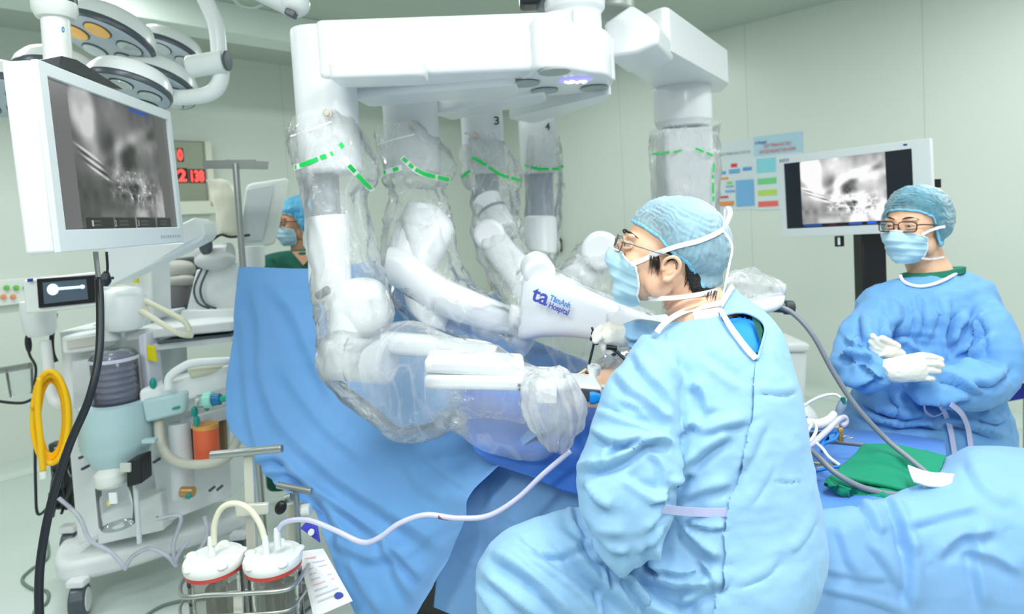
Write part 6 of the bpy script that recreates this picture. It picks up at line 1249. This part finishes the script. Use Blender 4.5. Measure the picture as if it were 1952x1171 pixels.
qa = canister(408, 1064, 1.6, .071, 'clear suction canister with white lid, the left one in the wire basket'); qc = canister(520, 1060, 1.58, .069, 'clear suction canister with white lid, the right one, joined to the long tube')
for px, py in ((403, 1046), (507, 1046), (529, 1030)):
    d = 1.6 if px < 450 else 1.58; b = MB(); q = P(px, py, d); b.lathe([(.0085, -.02), (.0085, .012), (.0065, .03)], q); 
    o = solo('tube_connector', b, m_offw, {403: 'white tube connector on the left canister lid', 507: 'tube connector at the centre of the right canister lid', 529: 'white connector at the rear of the right canister lid'}[px], 'connector')
b = MB(); b.tube([P(408, 1040, 1.6), P(409, 1000, 1.6), P(422, 970, 1.6), P(446, 960, 1.6), P(474, 970, 1.6), P(496, 1000, 1.59), P(508, 1042, 1.58)], .0075, 8, 14); solo('cream_tube', b, m_cream, 'cream tube arching from the left canister to the right one', 'tube', smooth=180)
b = MB(); tp = [(529, 1036, 1.58), (530, 1012, 1.58), (546, 995, 1.57), (588, 992, 1.54), (640, 1012, 1.5), (690, 1034, 1.475), (722, 1026, 1.46), (762, 998, 1.45), (812, 982, 1.44), (870, 988, 1.43), (930, 984, 1.42), (985, 952, 1.415), (1035, 905, 1.41), (1088, 860, 1.41)]
b.tube([P(*p) for p in tp], .0062, 8, 14); t = thing('suction_tube', 'long translucent lavender suction tube crossing the blue drape in a wave', 'tube', P(700, 1035, 1.48)); part('tube_wall', b, mat('tube_lavender', (206, 206, 236), .25, coat=.4), t, smooth=180)
b = MB(); b.tube([P(836, 984, 1.4355), P(856, 987, 1.4335), P(880, 988, 1.4295)], .0064, 5, 12); part('blood_trace', b, mat('blood_red', (150, 40, 60), .3), t, smooth=180)
# second, smaller stand
t = thing('clamp_stand', 'small steel clamp stand with black knob between the suction canisters and the drape', 'stand', P(560, 1200, 1.82)); b = MB(); b.cyl(P(529, 925, 1.82), P(594, 937, 1.80), .010); part('handle_bar', b, m_stl, t, bevel=.002)
b = MB(); b.cyl(P(564, 935, 1.82), P(578, 1240, 1.82), .009); part('post', b, m_stl, t); qb('rail_plate', [(546, 962, 1.84), (560, 960, 1.84), (566, 1100, 1.84), (550, 1100, 1.84)], .03, m_metal, t, .003)
b = MB(); b.cyl(P(545, 952, 1.80), P(556, 948, 1.80), .012); part('clamp', b, m_stl, t); b = MB(); b.ell(P(535, 968, 1.78), (.016, .012, .021), Matrix.Rotation(.5, 3, 'Y')); part('black_knob', b, m_black, t)
b = MB(); b.cyl(P(574, 974, 1.84), P(592, 972, 1.84), .018); part('white_knob', b, m_offw, t, bevel=.004)
# leaflet and purple tag
o_ = [P(568, 1052, 1.70), P(616, 1046, 1.70), P(672, 1146, 1.60), P(598, 1178, 1.60)]; t = thing('leaflet', 'white printed leaflet leaning at the foot of the large blue drape', 'leaflet', o_[3]); nl = (o_[1] - o_[0]).cross(o_[3] - o_[0]).normalized(); nl = nl if nl.dot(FWD) < 0 else -nl
b = MB(); b.prism(o_, -nl * .002); part('paper', b, m_wt, t)
for k in range(9):
    u = .12 + .085 * k; a = o_[0] + (o_[3] - o_[0]) * u; c = o_[1] + (o_[2] - o_[1]) * u; b = MB(); p0 = a + (c - a) * .2 + nl * .001; p1 = a + (c - a) * (.85 if k % 3 else .6) + nl * .001; dn = (o_[3] - o_[0]).normalized() * .004; b.add([p0, p1, p1 + dn, p0 + dn], [(0, 1, 2, 3)]); part('printed_line', b, mat('print_pink', (236, 196, 204), .6) if k in (0, 5) else mat('print_pale', (206, 210, 222), .6), t)
b = MB(); p0 = o_[3] + (o_[2] - o_[3]) * .72 + (o_[0] - o_[3]) * .14 + nl * .002; b.ell(p0, (.012, .003, .01)); part('printed_mark', b, mat('logo_indigo', (72, 84, 180), .5), t)
b = MB(); b.prism([P(572, 1008, 1.68), P(584, 994, 1.68), P(604, 998, 1.66), P(610, 1036, 1.66)], FWD * .006); t = thing('purple_tag', 'violet plastic tag with a white snap at the left edge of the drape', 'tag', P(590, 1030, 1.67)); part('tag_body', b, mat('tag_violet', (74, 76, 200), .5), t, bevel=.002)
b = MB(); q = P(594, 1014, 1.663); b.cyl(q, q - FWD * .006, .008); part('snap', b, m_wt, t)
# ------------------------------------------------------------------ port, instruments, table clutter
t = thing('port', 'white ring-shaped port standing in the patient\'s belly', 'port', P(1132, 712, 1.62)); q = P(1132, 706, 1.62)
axp = V(.12, -.1, 1).normalized(); b = MB(); b.lathe([(.012, -.012), (.017, -.01), (.0175, .01), (.014, .014), (.006, .014), (.005, .0)], q, axp, 28); part('ring_housing', b, m_offw, t, bevel=.001)
b = MB(); b.cyl(q, q - axp * .05, .007); part('cannula', b, mat('cannula_grey', (150, 156, 160), .3, .4), t); b = MB(); b.tube([P(1118, 704, 1.62), P(1106, 712, 1.62), P(1094, 717, 1.62)], .0035, 4, 10); part('tap', b, mat('tap_cream', (226, 214, 170), .4), t)
b = MB(); b.ell(P(1120, 711, 1.615), (.007, .004, .004)); part('blood_spot', b, mat('blood_dark', (130, 30, 30), .3), t)
m_inst = mat('instrument_graphite', (30, 52, 54), .3, .3)
t = thing('laparoscopic_instrument', 'dark laparoscopic instrument standing in the port, its handle at the gloved hand', 'surgical instrument', P(1123, 694, 1.6)); b = MB(); b.cyl(P(1123, 694, 1.6), P(1133, 652, 1.585), .0033); part('shaft', b, m_inst, t)
for px, py, r in ((1134, 652, .007), (1129, 646, .0065), (1132, 636, .0075), (1137, 654, .006)): b = MB(); b.ell(P(px, py, 1.58), (r, r * .7, r)); part('joint', b, m_inst, t)
b = MB(); b.tube([P(1128, 624, 1.58), P(1131, 634, 1.58), P(1130, 646, 1.58), P(1139, 655, 1.58)], .0028, 4, 8); part('trigger', b, m_inst, t, smooth=180)
t = thing('grasper', 'black grasper held under the gloved hand, running down behind the surgeon\'s shoulder', 'surgical instrument', P(1190, 690, 1.52)); b = MB(); b.cyl(P(1168, 663, 1.54), P(1206, 700, 1.52), .0042); part('shaft', b, m_inst, t)
b = MB(); b.cyl(P(1156, 662, 1.535), P(1176, 664, 1.535), .0055); b.ell(P(1170, 676, 1.535), (.006, .004, .0035)); part('grip', b, m_black, t)
b = MB(); b.ell(P(1154, 679, 1.6), (.0028,) * 3); solo('indicator_light', b, mat('violet_led', (150, 140, 255), .4, emit=((140, 130, 255), 4)), 'tiny violet indicator light under the gloved hand holding the instrument', 'light')
b = MB(); b.tube([P(1085, 728, 1.56), P(1120, 732, 1.55), P(1160, 740, 1.54)], .0055, 5, 10); solo('cream_line', b, m_cream, 'cream line across the belly just below the port', 'tube', smooth=180)
b = MB(); b.loft([(1124, 748, 1124, 770, 1.475, .008), (1132, 747, 1132, 771, 1.475, .009), (1142, 750, 1142, 767, 1.475, .008), (1158, 754, 1158, 764, 1.475, .006)], 4, 24, 3); solo('blue_plug', b, mat('plug_blue', (26, 142, 226), .4), 'bright blue plug in the adapter at the tip of the first robot arm', 'plug')
# thick grey cable
m_gc = mat('cable_grey', (124, 130, 142), .35)
def cab(name, pts, r, m, lab, cat='cable'): b = MB(); b.tube([P(*p) for p in pts], r, 8, 12); return solo(name, b, m, lab, cat, smooth=180)
cab('grey_cable', [(1440, 580, 1.74), (1475, 582, 1.72), (1512, 598, 1.7), (1550, 640, 1.67), (1590, 712, 1.64), (1634, 778, 1.61), (1690, 838, 1.58), (1738, 878, 1.53), (1772, 908, 1.49), (1784, 930, 1.465), (1764, 943, 1.455), (1700, 943, 1.45), (1640, 928, 1.46), (1590, 900, 1.485), (1556, 868, 1.53), (1528, 846, 1.6), (1500, 832, 1.66)], .0068, m_gc, 'thick grey cable looping from the arm end down over the green towels')
cab('grey_cable', [(1500, 880, 1.6), (1540, 848, 1.64), (1580, 843, 1.68), (1650, 849, 1.7)], .0058, m_gc, 'shorter grey cable running behind the green towels'); 
m_wc = mat('lead_white', (226, 234, 238), .35); m_bc = mat('lead_blue', (20, 128, 220), .35)
cab('white_cable', [(1500, 806, 1.75), (1530, 776, 1.76), (1560, 758, 1.77), (1590, 752, 1.77), (1606, 762, 1.76)], .004, m_wc, 'white lead arching to the grey connector left of the assistant')
cab('white_cable', [(1516, 862, 1.6), (1530, 838, 1.62), (1546, 812, 1.64), (1552, 806, 1.64), (1556, 820, 1.63), (1545, 840, 1.6), (1518, 858, 1.58)], .0042, m_wc, 'white lead looped in front of the white handpiece')
cab('white_cable', [(1556, 845, 1.6), (1568, 856, 1.58), (1580, 872, 1.56), (1600, 887, 1.55)], .0045, m_wc, 'white lead running into the green towels')
cab('blue_cable', [(1512, 738, 1.85), (1524, 748, 1.85), (1526, 762, 1.85), (1516, 772, 1.85)], .004, m_bc, 'short blue lead curling out from behind the seated surgeon\'s back')
cab('blue_cable', [(1512, 790, 1.8), (1526, 790, 1.8), (1538, 797, 1.79)], .004, m_bc, 'thin blue lead above the white handpiece'); cab('blue_cable', [(1522, 912, 1.52), (1550, 900, 1.54), (1582, 892, 1.55), (1600, 890, 1.55)], .0042, m_bc, 'blue lead lying across the steel forceps')
cab('blue_cable', [(1568, 862, 1.6), (1568, 842, 1.62), (1580, 826, 1.64), (1596, 824, 1.66), (1590, 838, 1.64), (1566, 850, 1.61), (1580, 872, 1.58), (1596, 884, 1.56)], .0048, m_bc, 'blue lead coiled beside the green towels'); 
cab('lavender_tube', [(1514, 868, 1.58), (1546, 848, 1.6), (1576, 822, 1.63), (1596, 802, 1.66), (1610, 796, 1.68), (1612, 806, 1.68), (1604, 812, 1.67)], .0075, mat('tube_lavender', (206, 206, 236), .25, coat=.4), 'lavender tube crossing the cables on the table', 'tube')
t = thing('handpiece', 'white curved handpiece lying among the cables left of the green towels', 'handpiece', P(1555, 815, 1.68)); b = MB(); b.tube([P(1518, 803, 1.69), P(1540, 808, 1.69), P(1562, 809, 1.69), P(1580, 801, 1.70), P(1590, 789, 1.72)], [.011, .014, .014, .0115, .009], 6, 18); part('body', b, m_offw, t, smooth=180)
t = thing('connector', 'grey and green cable connector standing beside the white handpiece', 'connector', P(1603, 790, 1.76)); b = MB(); b.loft([(1600, 764, 1612, 762, 1.76, .008), (1594, 778, 1613, 774, 1.76, .011), (1593, 792, 1606, 790, 1.76, .008)], 5, 20); part('shell', b, mat('connector_grey', (138, 160, 186), .4), t); b = MB(); b.cyl(P(1607, 758, 1.755), P(1608, 770, 1.755), .006); part('collar', b, mat('connector_green', (20, 120, 110), .4), t)
b = MB(); b.prism([P(1510, 816, 1.68), P(1532, 814, 1.7), P(1534, 826, 1.7), P(1510, 830, 1.68)], FWD * .04); solo('white_block', b, m_offw, 'small white block under the white handpiece', 'block', bevel=.003)
t = thing('clamp', 'brass and steel clamp with a ring on the table by the assistant', 'clamp', P(1602, 838, 1.66)); b = MB(); b.box(P(1602, 830, 1.66), (.012, .012, .03)); b.cyl(P(1597, 820, 1.66), P(1606, 819, 1.66), .006); part('body', b, mat('brass', (190, 150, 96), .35, .5), t, bevel=.002)
b = MB(); q = P(1616, 834, 1.65); b.tube([q + V(math.cos(a) * .012, math.sin(a) * .008, 0) for a in np.linspace(0, 2 * math.pi, 9)[:-1]], .0016, 4, 8, closed=True); part('ring', b, m_stl, t)
b = MB(); b.box(P(1562, 832, 1.68), (.04, .03, .016)); part('jaw', b, m_black, t, bevel=.003)
t = thing('forceps', 'steel forceps lying on the blue sheet beside the seated surgeon', 'forceps', P(1555, 895, 1.56))
for k, (p0, p1) in enumerate((((1518, 882, 1.55), (1598, 886, 1.56)), ((1518, 890, 1.54), (1560, 896, 1.55)), ((1556, 894, 1.55), (1600, 886, 1.56)))): b = MB(); b.cyl(P(*p0), P(*p1), .0042); part('jaw', b, mat('dull_steel', (150, 152, 146), .4, .6), t)
# green towels
m_gr = mat('towel_green', (6, 140, 106), .85, bump=[(140, .35, .002)]); m_gr2 = mat('towel_green', (6, 140, 106), .85)
sheet('green_towel', [[(1646, 846, 1.66), (1700, 846, 1.65), (1752, 856, 1.63), (1802, 868, 1.61)], [(1626, 868, 1.60), (1690, 868, 1.585), (1750, 876, 1.57), (1796, 888, 1.56)], [(1604, 888, 1.55), (1670, 896, 1.53), (1735, 905, 1.515), (1784, 912, 1.51)], [(1590, 905, 1.51), (1655, 918, 1.48), (1720, 932, 1.465), (1768, 938, 1.465)]],
      m_gr, 'folded green towel, the top one of the stack under the grey cable', [([(1650, 865), (1710, 875), (1760, 886)], 7, .004), ([(1625, 890), (1680, 900), (1730, 905)], 7, .003)], cat='towel', group='folded green towels', ku=16, kv=14, seed=11, wr=(.002, 14), th=.010)
sheet('green_towel', [[(1618, 880, 1.58), (1690, 890, 1.57), (1760, 900, 1.55), (1806, 872, 1.60)], [(1594, 900, 1.53), (1668, 915, 1.52), (1740, 930, 1.5), (1790, 900, 1.56)], [(1574, 916, 1.485), (1640, 934, 1.465), (1706, 946, 1.45), (1776, 928, 1.50)], [(1574, 922, 1.48), (1636, 944, 1.455), (1722, 966, 1.43), (1760, 950, 1.45)]],
      m_gr2, 'crumpled green towel lying beneath the folded one, its hem near the cable', [([(1590, 915), (1640, 932), (1700, 945)], 5, .005), ([(1650, 930), (1690, 950), (1730, 956)], 4, .005), ([(1785, 880), (1775, 905), (1760, 930)], 5, .005)], cat='towel', group='folded green towels', ku=18, kv=14, seed=15, wr=(.005, 16), th=.012)
sheet('gauze', [[(1731, 886, 1.475), (1762, 898, 1.46), (1800, 902, 1.45), (1824, 903, 1.45)], [(1736, 902, 1.45), (1765, 909, 1.44), (1802, 913, 1.43), (1832, 913, 1.43)], [(1742, 917, 1.43), (1770, 925, 1.42), (1806, 927, 1.41), (1841, 924, 1.41)]], m_tape, 'folded white gauze strip lying on the green towel\'s corner', cat='gauze', ku=12, kv=8, seed=4, wr=(.002, 14), th=.006)
b = MB(); b.ell(P(1768, 930, 1.44), (.01, .007, .007)); solo('cable_tip', b, m_cream, 'cream tip peeping out between the gauze and the grey cable', 'tip')
# behind: white bin, navy trolley
t = thing('waste_bin', 'white lidded bin against the right wall, between the two gowned people', 'bin', P(1505, 800, 3.7)); qb('bin_body', [(1496, 672, 3.7), (1540, 672, 3.7), (1536, 775, 3.7), (1500, 775, 3.7)], .3, m_mw, t, .02); qb('lid', [(1493, 655, 3.68), (1546, 655, 3.68), (1544, 673, 3.68), (1495, 673, 3.68)], .34, m_mw, t, .02)
b = MB(); b.ell(P(1520, 806, 2.6), (.08, .1, .09)); solo('white_cover', b, m_offw, 'rounded white cover behind the cables, left of the assistant\'s waist', 'equipment cover')
t = thing('trolley', 'trolley with navy cloth and steel rail at the right edge behind the assistant', 'trolley', P(1960, 780, 2.9)); m_nv = mat('navy_cloth', (18, 34, 140), .7)
b = MB(); b.prism([P(1905, 700, 2.9), P(1990, 690, 2.9), P(1990, 755, 2.9), P(1918, 768, 2.9), P(1906, 752, 2.9)], FWD * .3); part('cloth', b, m_nv, t, bevel=.01); b = MB(); b.prism([P(1912, 696, 2.88), P(1990, 682, 2.88), P(1990, 700, 2.88), P(1912, 706, 2.88)], FWD * .3); part('top_cloth', b, m_gown2, t, bevel=.01)
for dy in (0, 10): b = MB(); b.cyl(P(1916, 718 + dy, 2.87), P(1995, 714 + dy, 2.87), .011); part('rail', b, m_metal, t)
b = MB(); b.cyl(P(1960, 760, 3.0), PZ(1960, 950, .03), .02); part('leg', b, m_stl, t)
